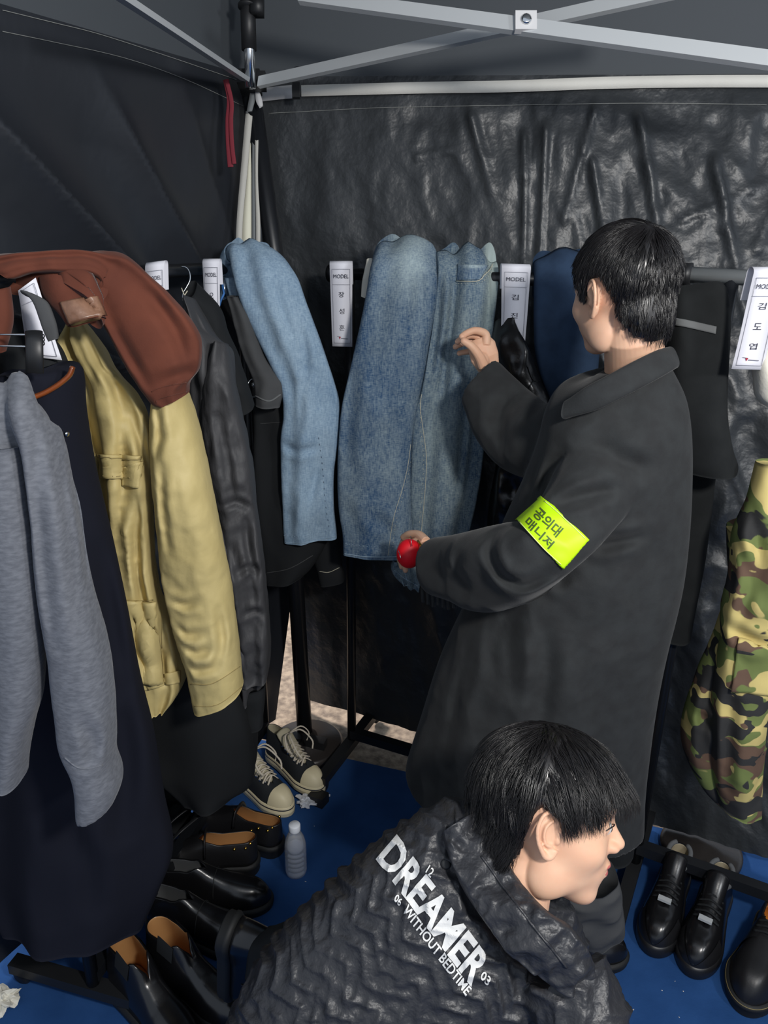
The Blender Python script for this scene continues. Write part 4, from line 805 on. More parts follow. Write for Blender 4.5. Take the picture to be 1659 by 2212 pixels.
def lipmat(o, R, O, s=1.0):
    me = o.data; me.materials.append(M['lip']); Ri = R.T
    for p in me.polygons:
        q = Ri@((np.array(p.center)-O)/s)
        z, y, x = q[2], abs(q[1]), q[0]
        if x > .082 and y < .021 and .0605-.0+y*.25 < z < .0815-.1*y and q[0] < .103:
            if headlip(q): p.material_index = 1
def headlip(q):
    a = (q[0]-.090)/.0122, q[1]/.0225, (q[2]-.0775)/.0066; b = (q[0]-.088)/.0122, q[1]/.0185, (q[2]-.0650)/.0074
    return sum(i*i for i in a) < 1.12 or sum(i*i for i in b) < 1.12
def finger(pts, r0, r1): return tube(crom(np.array(pts), 16), np.linspace(r0, r1, 16), 12)
def tip(p, r): return ellip(p, (r, r, r), n=12, m=8)
def shift(V, O): return V
# ---------------------------------------------------------------- standing person
man = thing('person', 'standing person in a long charcoal wool coat with a yellow armband reaching to the jeans', 'person')
RM = basis((-.50, .86, -.12), (.0, -.04, 1)); cm = PD(1348, 632, 1.37); OM = cm-RM@np.array([-.002, 0, .122]); SM = .965
neck_l = [tuple(RM.T@((PD(1372, 800, 1.44)-OM)/SM)), tuple(RM.T@((PD(1385, 850, 1.46)-OM)/SM))]
hd = fuse([HEAD, EARS[0], EARS[1], tube(np.array([(-.014, 0, .10), (-.026, 0, .05)]+neck_l), [.046, .052, .058, .062], 36)], .0019, 2)
hand1 = fuse([
    tube([PD(1062, 812, 1.81), PD(1056, 795, 1.81), PD(1047, 772, 1.80), PD(1040, 745, 1.80), PD(1036, 732, 1.80)], [.026, .026, .034, .033, .024], 20, True, .5, FW),
    finger([PD(1050, 745, 1.79), PD(1049, 722, 1.785), PD(1027, 714, 1.775), PD(1008, 720, 1.77), PD(998, 727, 1.765)], .0105, .0075), tip(PD(998, 727, 1.765), .0078),
    finger([PD(1046, 748, 1.80), PD(1043, 732, 1.805), PD(1020, 724, 1.80), PD(1000, 730, 1.80), PD(989, 738, 1.80)], .0105, .0072), tip(PD(989, 738, 1.80), .0074),
    finger([PD(1040, 752, 1.81), PD(1036, 740, 1.825), PD(1012, 738, 1.825), PD(993, 744, 1.825), PD(984, 749, 1.825)], .0105, .007), tip(PD(984, 749, 1.825), .0072),
    finger([PD(1036, 762, 1.82), PD(1028, 758, 1.84), PD(1008, 760, 1.845), PD(992, 763, 1.845)], .0095, .0062), tip(PD(992, 763, 1.845), .0064),
    finger([PD(1045, 792, 1.79), PD(1034, 768, 1.775), PD(1018, 748, 1.765), PD(1002, 737, 1.76)], .0135, .0085), tip(PD(1002, 737, 1.76), .0085),
    ellip(PD(1042, 780, 1.795), (.017, .017, .022))], .0014, 3)
hand2 = fuse([
    tube([PD(945, 1185, 1.76), PD(925, 1182, 1.80), PD(905, 1178, 1.83), PD(888, 1180, 1.86)], [.028, .026, .034, .028], 20, True, .55, UP),
    finger([PD(900, 1170, 1.85), PD(880, 1164, 1.885), PD(868, 1178, 1.915), PD(866, 1200, 1.925)], .0105, .0078), tip(PD(866, 1200, 1.925), .0078),
    finger([PD(898, 1176, 1.85), PD(876, 1176, 1.885), PD(864, 1192, 1.91), PD(864, 1212, 1.92)], .0105, .0078), tip(PD(864, 1212, 1.92), .0078),
    finger([PD(898, 1184, 1.85), PD(878, 1190, 1.885), PD(866, 1206, 1.91), PD(868, 1224, 1.915)], .0105, .0076), tip(PD(868, 1224, 1.915), .0076),
    finger([PD(898, 1192, 1.84), PD(884, 1202, 1.88), PD(874, 1218, 1.90), PD(876, 1232, 1.905)], .0095, .007), tip(PD(876, 1232, 1.905), .007),
    finger([PD(920, 1170, 1.80), PD(905, 1156, 1.83), PD(885, 1154, 1.86), PD(872, 1160, 1.885)], .0125, .0085), tip(PD(872, 1160, 1.885), .0085)], .0015, 3)
torso_b = tube([PD(1378, 830, 1.46), PD(1365, 930, 1.52), PD(1330, 1150, 1.58), PD(1250, 1450, 1.72)], [.05, .08, .08, .08], 24, True, .7)
legs_b = [tube([P(x, 1450, 1.52), P(x+15, 1650, 1.55), G(x+sx, y_)+np.array([0, 0, .07])], [.08, .06, .045], 16) for x, sx, y_ in ((1180, 0, 1800), (1300, 20, 1830))]
arm_b = [tube([PD(1370, 950, 1.48), PD(1150, 1230, 1.46), PD(940, 1186, 1.765)], [.05, .042, .027], 14), tube([PD(1280, 930, 1.55), PD(1130, 940, 1.76), PD(1060, 812, 1.812)], [.05, .042, .027], 14)]
body = put('body', join(xf(hd, RM, OM, SM), hand1, hand2, torso_b, *legs_b, *arm_b), M['skin'], man); lipmat(body, RM, OM, SM)
def azel(d): return math.degrees(math.atan2(d[1], d[0])), math.degrees(math.asin(max(-1, min(1, d[2]))))
def mask_short(d):
    az, el = azel(d); a = abs(az)
    pts = [(0, 34), (35, 30), (52, 18), (62, -8), (72, -14), (80, 8), (96, 14), (106, 6), (114, -8), (120, -32), (140, -42), (180, -47)]
    lim = np.interp(a, [p[0] for p in pts], [p[1] for p in pts]); return (el-lim)/60
def thick_short(d): return .003+.012*max(0, d[2]+.1)
def flow_short(cur, d0):
    c = np.array([-.45, 0, .89]); g = cur-c*.9; g = g/(np.linalg.norm(g)+.05); return g+np.array([0, 0, -.55])+np.array([.35, 0, 0])*max(0, cur[2])
hr = hair_md(mask_short, thick_short, None, 760, 10, lambda d: .022+.030*max(0, d[2]), .05, .00050, .003, 5, flow_short, .12)
put('hair', xf(hr, RM, OM, SM), M['hair'], man)
# coat
tor = loft([(1300, 812, 1430, 775, 1.42, None, .10), (1225, 852, 1452, 800, 1.42, None, .18), (1185, 905, 1474, 850, 1.43, None, .24), (1165, 980, 1484, 930, 1.44, None, .27), (1130, 1070, 1483, 1030, 1.45, None, .29), (1085, 1160, 1476, 1130, 1.46, None, .30), (1050, 1240, 1462, 1240, 1.46, None, .31), (1005, 1330, 1438, 1350, 1.47, None, .32), (955, 1440, 1420, 1450, 1.48, None, .33), (915, 1560, 1402, 1570, 1.49, None, .34), (882, 1660, 1388, 1690, 1.49, None, .34), (876, 1690, 1384, 1780, 1.49, None, .34)], .3, 110, 150, pw=.85, folds=[(4, .0, .016, 1.2, 1.5), (9, .0, .006, 0, 2)], wr=[(4, .012, .5)])
sl1 = loft([(1235, 925, 1450, 985, 1.47, None, .16), (1205, 1005, 1375, 1085, 1.42, None, .16), (1168, 1078, 1290, 1180, 1.38, None, .15), (1116, 1132, 1222, 1238, 1.37, None, .14), (1055, 1146, 1172, 1282, 1.42, None, .14), (1000, 1153, 1086, 1312, 1.51, None, .135), (968, 1157, 1000, 1302, 1.59, None, .115), (944, 1161, 950, 1286, 1.65, None, .10), (940, 1168, 942, 1270, 1.66, None, .095)], .14, 80, 110, pw=.85, depth='D', wr=[(9, .012, 1)])
sl2 = loft([(1250, 850, 1190, 1040, 1.58), (1200, 880, 1130, 1030, 1.66), (1150, 848, 1075, 1005, 1.735), (1108, 812, 1030, 950, 1.775), (1084, 790, 1004, 886, 1.80), (1078, 786, 998, 872, 1.805)], .12, 70, 80, pw=.85, depth='D', wr=[(9, .010, 1)])
CV, CF = fuse([tor[:2], sl1[:2], sl2[:2]], .0055, 5)
CV = np.array(CV)
for i, v in enumerate(CV):                     # soft creases in the wool
    d_ = (v-CAM); n_ = -d_/np.linalg.norm(d_)
    CV[i] += n_*(.020*(.25-abs(nzv((v[0]*1.1, v[1], v[2]*.9+v[0]*.4), 6.5, 2.)))+.006*(.2-abs(nzv(v, 17, 5.))))
CV, CF = crease((CV, CF), [[(1072, 1150), (1058, 1195), (1085, 1245), (1135, 1262), (1190, 1238)], [(1205, 1092), (1270, 1070), (1345, 1052)], [(1285, 1180), (1330, 1172), (1392, 1160)], [(1165, 1075), (1185, 1020), (1215, 985)], [(1230, 1240), (1160, 1290), (1085, 1318)]], .012, .018)
CV, CF = crease((CV, CF), [[(1088, 1340), (1066, 1400), (1070, 1480)], [(1112, 1330), (1100, 1400), (1104, 1500)], [(1010, 1400), (985, 1520), (960, 1640)], [(1000, 1185), (985, 1220), (1000, 1260)], [(1290, 960), (1340, 1000), (1420, 1010)], [(1100, 860), (1080, 900), (1090, 950)], [(1170, 1350), (1180, 1450), (1160, 1600)]], .018, .014)
put('coat', (CV, CF), M['coat'], man); cbv = bvh((CV, CF))
col = loft([(1226, 866, 1218, 905, 1.385), (1262, 838, 1288, 886, 1.345), (1310, 812, 1346, 858, 1.325), (1360, 785, 1404, 828, 1.325), (1412, 760, 1450, 802, 1.35), (1442, 750, 1460, 796, 1.40)], .022, 40, 60, depth='D')
put('coat_collar', col, M['coat'], man)
put('coat_inside_fringe', join(*[tube([PD(912+i*11, 1270+i*3, 1.68-.008*i), PD(914+i*11, 1300+i*2+(i % 3)*3, 1.69-.008*i)], .004, 6) for i in range(7)]), M['coat'], man)
bd = surf_patch(cbv, [(1172, 1074), (1270, 1165), (1215, 1226), (1117, 1124)], 40, 24, .005, .003)
band = put('armband', bd, M['band'], man, label='fluorescent yellow armband with dark lettering')
bb = bvh(bd)
tx = [surf_text(bb, s, o, xd, yd, .02, 0, .0012) for s, o, xd, yd in (('공의대', (1149, 1113), (52, 49), (17, -20)), ('매니저', (1131, 1131), (54, 56), (14, -16)), ('진행', (1127, 1119), (20, 19), (10, -11)))]
put('armband_print', join(*tx[:2]), M['bandink'], band, False)
edge = lambda a, b: surf_line(bb, [a, ((a[0]+b[0])/2, (a[1]+b[1])/2), b], .0011, 30, 0, .001)
put('armband_edging', join(surf_line(bb, [(1176, 1082), (1196, 1099), (1222, 1122), (1264, 1163)], .0010, 30), surf_line(bb, [(1122, 1127), (1150, 1158), (1180, 1190), (1212, 1219)], .0010, 30)), mat('pale_yellow_edge', (236, 250, 150), .6), band)
tr = [loft([(x0, 1600, x1, 1600, 1.54), (x0+6, 1700, x1-6, 1700, 1.56), (x0+10, y2, x1-14, y2, 1.60)], .14, 30, 30, folds=[(3, .005, .008, 0, 1)]) for x0, x1, y2 in ((1090, 1240, 1790), (1240, 1380, 1820))]
for q in tr: put('trouser_leg', q, M['black2'], man)
put('dark_trouser_hem', loft([(925, 1700, 1000, 1700, 1.62), (918, 1740, 1000, 1760, 1.64), (916, 1765, 990, 1790, 1.66)], .10, 40, 20, wr=[(14, .01, 1)]), M['dgrey'], man)
# red pincushion on his wrist
t = thing('pincushion', 'round red pincushion on the wrist of the standing person', 'pincushion')
pc = PD(884, 1196, 1.80); put('cushion', ellip(pc, (.030, .026, .036), n=40, m=28), M['redpin'], t)
put('wrist_strap', tube([PD(903, 1168, 1.79), PD(909, 1178, 1.775), PD(912, 1195, 1.77)], .003, 8), M['gold'], t)
put('pin', join(tube([PD(887, 1158, 1.77), PD(890, 1180, 1.765)], .0009, 5)), M['chrome'], t); put('pin', tube([PD(861, 1190, 1.775), PD(866, 1206, 1.765)], .0012, 5), M['chrome'], t)
# ---------------------------------------------------------------- crouching person
sit = thing('person', 'crouching person with black hair in a crinkled black jacket with white lettering', 'person')
RS = basis((.97, -.20, -.10), (-.05, .45, .89)); cs = PD(1182, 1745, 1.20); SS = 1.05
OS = cs-RS@np.array([-.002, 0, .135])*SS
nl = [tuple(RS.T@((PD(1120, 1910, 1.20)-OS)/SS)), tuple(RS.T@((PD(1060, 1950, 1.20)-OS)/SS))]
hd = fuse([HEAD, EARS[0], EARS[1], tube(np.array([(-.014, 0, .10), (-.026, 0, .05)]+nl), [.046, .050, .054, .062], 36)], .0017, 2)
tor_b = tube([PD(1080, 1940, 1.23), PD(930, 2020, 1.30), PD(760, 2180, 1.34), PD(700, 2330, 1.36)], [.05, .07, .07, .07], 20, True, .7)
leg_b = [tube([PD(700, 2300, 1.40), PD(1000, 2150, 1.50), PD(1270, 1950, 1.72), G(1290, 2030)+np.array([0, 0, .08])], [.05, .05, .05, .04], 14),
         tube([PD(660, 2330, 1.35), PD(800, 2280, 1.60), PD(560, 2090, 1.62)], [.05, .05, .035], 14)]
arm_s = tube([PD(1200, 2140, 1.19), PD(1240, 2330, 1.15), PD(1200, 2450, 1.2)], [.03, .045, .03], 14)
body = put('body', join(xf(hd, RS, OS, SS), tor_b, *leg_b, arm_s), M['skin'], sit); lipmat(body, RS, OS, SS)
for s in (-1, 1):
    ec = OS+RS@(np.array([.0765, .031*s, .135])*SS); e = put('eye', ellip(ec, (.0115*SS,)*3, RS), M['eyew'], sit); put('iris', ellip(ec+RS@np.array([.0085, 0, -.001]), (.0045, .0056, .0056), RS), M['eyeb'], e)
    lid = crom(np.array([OS+RS@(np.array(q)*SS) for q in ((.077, .046*s, .134), (.086, .040*s, .1395), (.0905, .031*s, .1415), (.089, .022*s, .139))]), 16)
    put('eyelash', tube(lid, .0010, 6), M['hair'], sit)
def mask_long(d):
    az, el = azel(d); a = abs(az)
    pts = [(0, 30), (30, 27), (50, 14), (62, 0), (74, -14), (82, 4), (100, 12), (106, 2), (111, -20), (120, -40), (140, -50), (180, -57)]
    return (el-np.interp(a, [p[0] for p in pts], [p[1] for p in pts]))/60
def thick_long(d): return .006+.016*max(0, d[2])+.006*max(0, -d[0])*max(0, d[2]+.4)+.010*max(0, d[0])*max(0, d[2]+.1)
def flow_long(cur, d0):
    # parted along an arc over the top; falls to either side and forward
    px = max(-.55, min(.35, d0[0])); part = np.array([px, .12, math.sqrt(1-px*px-.0144)]); g = cur-part*.95; g = g/(np.linalg.norm(g)+.08)
    fwd = .75 if d0[0] > -.15 else -.45
    if cur[2] < .15 and cur[0] < .2: fwd = -.5 if cur[0] < -.1 else .15
    return g+np.array([fwd, 0, -.55])
hr = hair_md(mask_long, thick_long, None, 560, 16, lambda d: .06+.045*max(0, d[2])+.03*max(0, -d[2]), .042, .00045, .009, 9, flow_long, .30, .24)
put('hair', xf(hr, RS, OS, SS), M['hair'], sit)
# jacket
jk = loft([(1030, 1750, 1240, 2050, 1.20, None, .12), (935, 1752, 1278, 2120, 1.235, None, .18), (860, 1790, 1308, 2215, 1.25, None, .22), (772, 1858, 1330, 2320, 1.26, None, .25), (690, 1932, 1310, 2420, 1.27, None, .27), (610, 2012, 1220, 2500, 1.27, None, .28), (542, 2100, 1090, 2560, 1.27, None, .28), (498, 2188, 980, 2600, 1.27, None, .28), (474, 2290, 900, 2640, 1.27, None, .26)], .25, 120, 120, pw=.85, depth='D')
am = tube([PD(1215, 2100, 1.17), PD(1258, 2200, 1.14), PD(1270, 2340, 1.14), PD(1200, 2460, 1.2)], [.075, .07, .065, .05], 30)
JV, JF = fuse([jk[:2], am], .0040, 6)
JV = np.array(JV)
me = bpy.data.meshes.new('n'); me.from_pydata([tuple(v) for v in JV], [], JF); NN = np.empty(len(JV)*3); me.vertices.foreach_get('normal', NN); NN = NN.reshape(-1, 3); bpy.data.meshes.remove(me)
J0 = PD(950, 2000, 1.14); ja = PD(1040, 2130, 1.12)-PD(820, 1800, 1.2); ja /= np.linalg.norm(ja); jb = PD(1000, 1900, 1.15)-PD(700, 2100, 1.15); jb -= ja*(jb@ja); jb /= np.linalg.norm(jb)
for i in range(len(JV)):
    r = JV[i]-J0; s, t_ = r@ja, r@jb
    w1 = noise.noise(Vector((s*9, t_*9, 2.))); w2 = noise.noise(Vector((s*22, t_*22, 7.)))
    zz = abs(((s/.075+.35*w1) % 1)*2-1)                      # herringbone zigzag
    ph = (t_+.030*zz+.018*w1)/.034
    rg = abs((ph % 1)*2-1); am_ = .55+.45*noise.noise(Vector((s*12, t_*14, 9.)))
    h = .0105*am_*(1-rg)**2.6+.0030*w2+.0016*noise.noise(Vector((s*60, t_*60, 1.)))
    h += .0022*(1-abs(noise.noise(Vector((s*38+4, t_*38, 3.))))*3)
    JV[i] += NN[i]*(h-.003)
jo = put('jacket', (JV, JF), M['puff'], sit); jb_ = bvh((JV, JF))
sm = fuse([(JV, JF)], .006, 14); js = bvh(sm)
# lettering follows the slope of the back: big word, two numerals each side, one line below
def jt(s, o, xd, yd, b=.03, sh=0.): return surf_text(jb_, s, o, xd, yd, b, sh, .0026)
put('white_lettering', jt('DREAMER', (812, 1856), (206, 276), (46, -54), .032), M['print'], jo, False)
put('white_lettering', jt('WITHOUT BEDTIME', (868, 1968), (138, 184), (14, -16), .02), M['print'], jo, False)
put('white_numeral', jt('12', (919, 1884), (11, 12), (9, -16), .02), M['print'], jo, False)
put('white_numeral', jt('06', (850, 1944), (13, 14), (8, -14), .02), M['print'], jo, False)
put('white_numeral', jt('03', (1036, 2112), (17, 18), (9, -16), .02), M['print'], jo, False)
cl = loft([(1040, 1750, 955, 1800, 1.20, 1.18), (1078, 1835, 980, 1880, 1.17, 1.15), (1128, 1910, 1025, 1960, 1.14, 1.13), (1190, 1975, 1085, 2040, 1.09, 1.10), (1246, 2018, 1150, 2100, 1.09, 1.09), (1268, 2055, 1205, 2140, 1.11, 1.09), (1274, 2095, 1235, 2150, 1.14, 1.11)], .032, 70, 130, pw=.6, depth='D', wr=[(28, .012, 1), (60, .004, 1)])
co = put('collar', cl, M['puff'], sit); cb = bvh(cl)
put('collar_seam', surf_line(cb, [(1040, 1850), (1095, 1925), (1160, 2010), (1225, 2090)], .0022, 60), M['puff'], co)
p, n = hit(jb_, 963, 1866); 
if p is not None: put('snap_button', lathe(p+n*.001, [(.0001, 0), (.008, 0), (.008, .002), (.005, .003), (.0001, .003)], 20, n), M['plastic'], jo)
put('trouser_leg', tube(crom(np.array([PD(720, 2300, 1.40), PD(1000, 2150, 1.50), PD(1240, 1962, 1.69), PD(1270, 1955, 1.70)]), 30), np.linspace(.085, .060, 30), 28), M['dgrey'], sit)
put('trouser_leg', tube(crom(np.array([PD(680, 2330, 1.36), PD(800, 2280, 1.58), PD(640, 2140, 1.60)]), 30), np.linspace(.08, .055, 30), 28), M['black2'], sit)
put('trouser_leg', loft([(1190, 1900, 1330, 1880, 1.62), (1195, 1940, 1338, 1920, 1.64), (1215, 1985, 1340, 1955, 1.68), (1235, 2010, 1338, 1975, 1.70), (1245, 2020, 1336, 1985, 1.71)], .12, 50, 50, depth='D', wr=[(16, .012, 1)]), M['dgrey'], sit)
put('trouser_leg', loft([(550, 2110, 566, 2012, 1.50), (596, 2160, 640, 1995, 1.48), (660, 2220, 760, 2050, 1.46)], .10, 40, 30, depth='D', wr=[(20, .01, 1)]), M['black2'], sit)
# ================================================================ footwear
SQ = .55
class Last:
    """foot shaped form: half width, height and opening along the length"""
    def __init__(s, L=.29, w=(.034, .031, .040, .048, .040), h=((0, .11), (.3, .11), (.45, .085), (.62, .062), (.8, .050), (1, .040)), open_=((0, .5), (.3, .5), (.42, .3), (.5, 0)), z0=.028, toe=.085, heel=.04):
        s.L, s.w, s.h, s.o, s.z0, s.toe, s.heel = L, w, h, open_, z0, toe, heel
    def W(s, x):
        t = x/s.L; w = np.interp(t, [0, .3, .5, .7, 1], s.w)
        if x < s.heel: w *= max(0, 1-((s.heel-x)/s.heel)**2.3)**.5
        if x > s.L-s.toe: w *= max(0, 1-((x-s.L+s.toe)/s.toe)**2.2)**.5
        return w
    def Hh(s, x):
        h = np.interp(x/s.L, [q[0] for q in s.h], [q[1] for q in s.h])
        if x > s.L-s.toe*.6: h *= max(0.02, 1-((x-s.L+s.toe*.6)/(s.toe*.6))**2.4)**.5
        return h
    def O(s, x): return np.interp(x/s.L, [q[0] for q in s.o], [q[1] for q in s.o])
    def pt(s, x, phi, off=0.0):
        c, n = math.cos(phi), math.sin(phi); sg = 1 if c >= 0 else -1
        lean = .10*max(0, s.Hh(x)-.10)
        return np.array([x-(off*.0), sg*(s.W(x)+off)*abs(c)**SQ*(1-.25*n), s.z0+(s.Hh(x)+off)*abs(n)**(SQ+.15)])
    def shell(s, x0=0., x1=None, off=0., lim=None, nx=46, nu=14):
        x1 = s.L if x1 is None else x1; V = []; Fc = []
        xs = x0+(x1-x0)*(1-np.cos(np.linspace(0, PI, nx)))/2
        for sd in (0, 1):
            b = len(V)
            for x in xs:
                mx = (PI/2)*(1-s.O(x)) if lim is None else lim(x)
                for j in range(nu+1):
                    f = mx*j/nu; V.append(s.pt(x, f if sd == 0 else PI-f, off))
            for i in range(nx-1):
                for j in range(nu):
                    q = (b+i*(nu+1)+j, b+(i+1)*(nu+1)+j, b+(i+1)*(nu+1)+j+1, b+i*(nu+1)+j+1); Fc.append(q if sd == 0 else q[::-1])
        bm = bmesh.new(); vs = [bm.verts.new(v) for v in V]
        for f in Fc: bm.faces.new([vs[i] for i in f])
        bmesh.ops.remove_doubles(bm, verts=bm.verts[:], dist=.0004); bmesh.ops.recalc_face_normals(bm, faces=bm.faces[:])
        bm.verts.index_update(); r = (np.array([v.co[:] for v in bm.verts]), [tuple(v.index for v in f.verts) for f in bm.faces]); bm.free(); return r
    def slab(s, levels, n=40):
        """solid outline sole; levels = (z, offset)"""
        xs = s.L*(1-np.cos(np.linspace(0, PI, n)))/2; V = []
        for z, o in levels:
            for x in xs: V.append((s.L/2+(x-s.L/2)*(1+2*o/s.L), s.W(x)*(1+o/.045), z))
            for x in xs[::-1][1:-1]: V.append((s.L/2+(x-s.L/2)*(1+2*o/s.L), -s.W(x)*(1+o/.045), z))
        k = 2*n-2; m = len(levels); Fc = [(i*k+j, i*k+(j+1) % k, (i+1)*k+(j+1) % k, (i+1)*k+j) for i in range(m-1) for j in range(k)]
        return np.array(V), Fc+[tuple(range(k))[::-1], tuple((m-1)*k+j for j in range(k))]
def lput(name, md, m, parent, smooth=True, solid=None, label=None):
    o = put(name, md, m, parent, smooth, label, False)
    if solid: q = o.modifiers.new('thickness', 'SOLIDIFY'); q.thickness = solid; q.offset = -1; q.material_offset = 1; q.material_offset_rim = 0
    return o
def shoe(name, label, kind, group=None):
    t = thing(name, label, 'shoe', group); t['local'] = 1
    if kind == 'sneaker':
        s = Last(.285, (.034, .032, .038, .046, .042), ((0, .115), (.25, .118), (.42, .098), (.6, .066), (.75, .048), (1, .044)), ((0, .42), (.3, .42), (.62, .26), (.72, .0)), .030)
        lput('sole', s.slab([(0, .002), (.004, .004), (.012, .004), (.013, .0045), (.016, .0045), (.017, .004), (.034, .0035), (.036, .001)]), M['rubber'], t)
        lput('sole_line', s.slab([(.0255, .0042), (.0275, .0044), (.0295, .0038)]), M['line'], t)
        lput('upper', s.shell(), [M['canvas'], M['canvasin']], t, True, .003)
        lput('toe_cap', s.shell(s.L*.80, s.L, .0022, lambda x: PI/2), M['rubber'], t)
        lput('tongue', loft_local([(s.L*.68, .022, .075), (s.L*.50, .026, .108), (s.L*.34, .028, .140), (s.L*.28, .026, .150)]), M['canvasin'], t, True)
        rows = np.linspace(.40, .68, 6); lc = []
        for i, f in enumerate(rows):
            x = s.L*f; ph = (PI/2)*(1-s.O(x))-.16
            for sd in (0, 1):
                p = s.pt(x, ph if sd == 0 else PI-ph, .003); e = lput('eyelet', lathe(p, [(.0016, 0), (.0042, 0), (.0042, .0016), (.0016, .0016)], 12, (0, 1 if sd == 0 else -1, .5)), M['chrome'], t)
            a, b = s.pt(x, ph, .006), s.pt(s.L*(f+.05), PI-ph, .006); c, d_ = s.pt(x, PI-ph, .006), s.pt(s.L*(f+.05), ph, .006)
            lc += [tube(crom([a, (a+b)/2+np.array([0, 0, .014]), b], 10), .0032, 8, True, .5), tube(crom([c, (c+d_)/2+np.array([0, 0, .019]), d_], 10), .0032, 8, True, .5)]
        k = s.pt(s.L*.42, PI/2, .03)
        for yy, dx in ((.04, .05), (-.035, .07), (.028, .085), (-.05, .03)):
            lc.append(tube(crom([k, k+np.array([dx*.4, yy*.8, .014]), k+np.array([dx, yy*1.2, -.012]), k+np.array([dx*1.2, yy*.9, -.034])], 16), .0034, 8, True, .6))
        lput('laces', join(*lc), M['lace'], t)
    elif kind == 'derby':
        s = Last(.295, (.036, .033, .040, .049, .044), ((0, .088), (.3, .085), (.45, .082), (.62, .062), (.8, .050), (1, .042)), ((0, .5), (.33, .52), (.44, .3), (.50, 0)), .040)
        lput('sole', s.slab([(0, .002), (.004, .004), (.024, .004), (.026, .0065), (.034, .0065), (.040, .002)]), M['sole'], t)
        lput('upper', s.shell(), [M['shoem'], M['tanin']], t, True, .004); lput('insole', s.slab([(.040, -.005), (.050, -.005)]), M['tanin'], t)
        for x, ph in ((.06, .55), (.16, .55), (.02, .7)):
            for sd in (0, 1):
                p = s.pt(s.L*x+.01, ph if sd == 0 else PI-ph, .002); lput('gold_stud', ellip(p, (.0045, .0045, .0045), n=12, m=8), M['gold'], t)
        lput('strap', tube([s.pt(s.L*.45, f, .004) for f in np.linspace(.35, PI-.35, 16)], .0075, 10, True, .4), M['shoem'], t)
    elif kind == 'chelsea':
        s = Last(.30, (.045, .042, .042, .050, .046), ((0, .165), (.22, .165), (.36, .150), (.48, .092), (.62, .066), (.8, .052), (1, .042)), ((0, .5), (.32, .5), (.40, .15), (.45, 0)), .030)
        lput('sole', s.slab([(0, .001), (.003, .004), (.014, .004), (.016, .007), (.022, .007), (.028, .003), (.032, .001)]), M['sole'], t)
        lput('heel', box((.035, 0, .006), (.07, .062, .02)), M['sole'], t, False)
        lput('upper', s.shell(), [M['shoe'], M['tanin']], t, True, .004); lput('insole', s.slab([(.030, -.005), (.038, -.005)]), M['tanin'], t)
        for sd in (0, 1): lput('elastic_panel', join(sheet([[s.pt(s.L*(.20+.16*u), (a if sd == 0 else PI-a), .0015) for a in np.linspace(.5, .92, 8)] for u in np.linspace(0, 1, 8)])), M['black2'], t)
    elif kind == 'boot':
        s = Last(.30, (.037, .034, .042, .051, .047), ((0, .11), (.22, .112), (.36, .105), (.48, .082), (.62, .066), (.8, .054), (1, .044)), ((0, .45), (.30, .45), (.36, .2), (.42, 0)), .026)
        lput('sole', s.slab([(0, .001), (.003, .004), (.014, .004), (.016, .0065), (.022, .0065), (.028, .002)]), M['sole'], t)
        lput('upper', s.shell(), [M['shoe'], M['greyin']], t, True, .004)
        lput('stitch_line', tube([s.pt(s.L*.52, f, .0012) for f in np.linspace(.2, PI-.2, 24)], .0012, 6), M['sole'], t)
    elif kind == 'trainer':
        s = Last(.30, (.039, .037, .043, .050, .050), ((0, .105), (.2, .098), (.4, .092), (.6, .068), (.75, .056), (1, .050)), ((0, .52), (.25, .52), (.33, .35), (.38, .16), (.66, .12), (.70, 0)), .034, .095)
        lput('sole', s.slab([(0, .002), (.004, .005), (.030, .005), (.032, .0035), (.036, .001)]), M['shoem'], t)
        lput('upper', s.shell(), [M['shoe'], M['beigein']], t, True, .005)
        lput('collar', join(*[tube([s.pt(x, (PI/2)*(1-s.O(x)) if sd == 0 else PI-(PI/2)*(1-s.O(x)), .002) for x in np.linspace(.004, s.L*.34, 24)], .0065, 10) for sd in (0, 1)]), M['greyin'], t)
        lput('tongue', loft_local([(s.L*.66, .022, .086), (s.L*.48, .026, .112), (s.L*.36, .028, .138), (s.L*.30, .027, .150)], .012), M['shoe'], t)
        lput('toe_overlay', s.shell(s.L*.74, s.L, .0022, lambda x: .62), M['shoem'], t)
        lc = []
        for f in np.linspace(.42, .66, 6):
            x = s.L*f; a = .95; lc.append(tube(crom([s.pt(x, a, .003), s.pt(x+.004, PI/2, .010), s.pt(x, PI-a, .003)], 12), .0036, 8, True, .5))
        lput('laces', join(*lc), M['black2'], t); lput('lace_plate', box(s.pt(s.L*.70, PI/2, .010), (.014, .032, .007)), M['alu'], t, False)
    else:                          # round toed lace shoe with orange insole
        s = Last(.30, (.037, .035, .043, .053, .052), ((0, .085), (.2, .082), (.4, .088), (.6, .074), (.75, .064), (1, .056)), ((0, .55), (.28, .55), (.38, .3), (.44, 0)), .034, .10)
        lput('sole', s.slab([(0, .002), (.004, .004), (.022, .004), (.024, .0075), (.032, .0075), (.036, .002)]), M['sole'], t)
        lput('welt_stitch', s.slab([(.0322, .0064), (.0334, .0064)]), M['khakiseam'], t)
        lput('upper', s.shell(), [M['shoem'], M['tanin']], t, True, .004); lput('insole', s.slab([(.036, -.005), (.052, -.005)]), M['orange'], t)
        lc = [tube(crom([s.pt(s.L*f, 1.0, .004), s.pt(s.L*f+.003, PI/2, .009), s.pt(s.L*f, PI-1.0, .004)], 12), .0028, 8) for f in (.44, .49, .54)]
        lput('laces', join(*lc), M['black2'], t)
        lput('facing_panel', s.shell(s.L*.40, s.L*.60, .0025, lambda x: 1.35), M['shoem'], t)
    return t
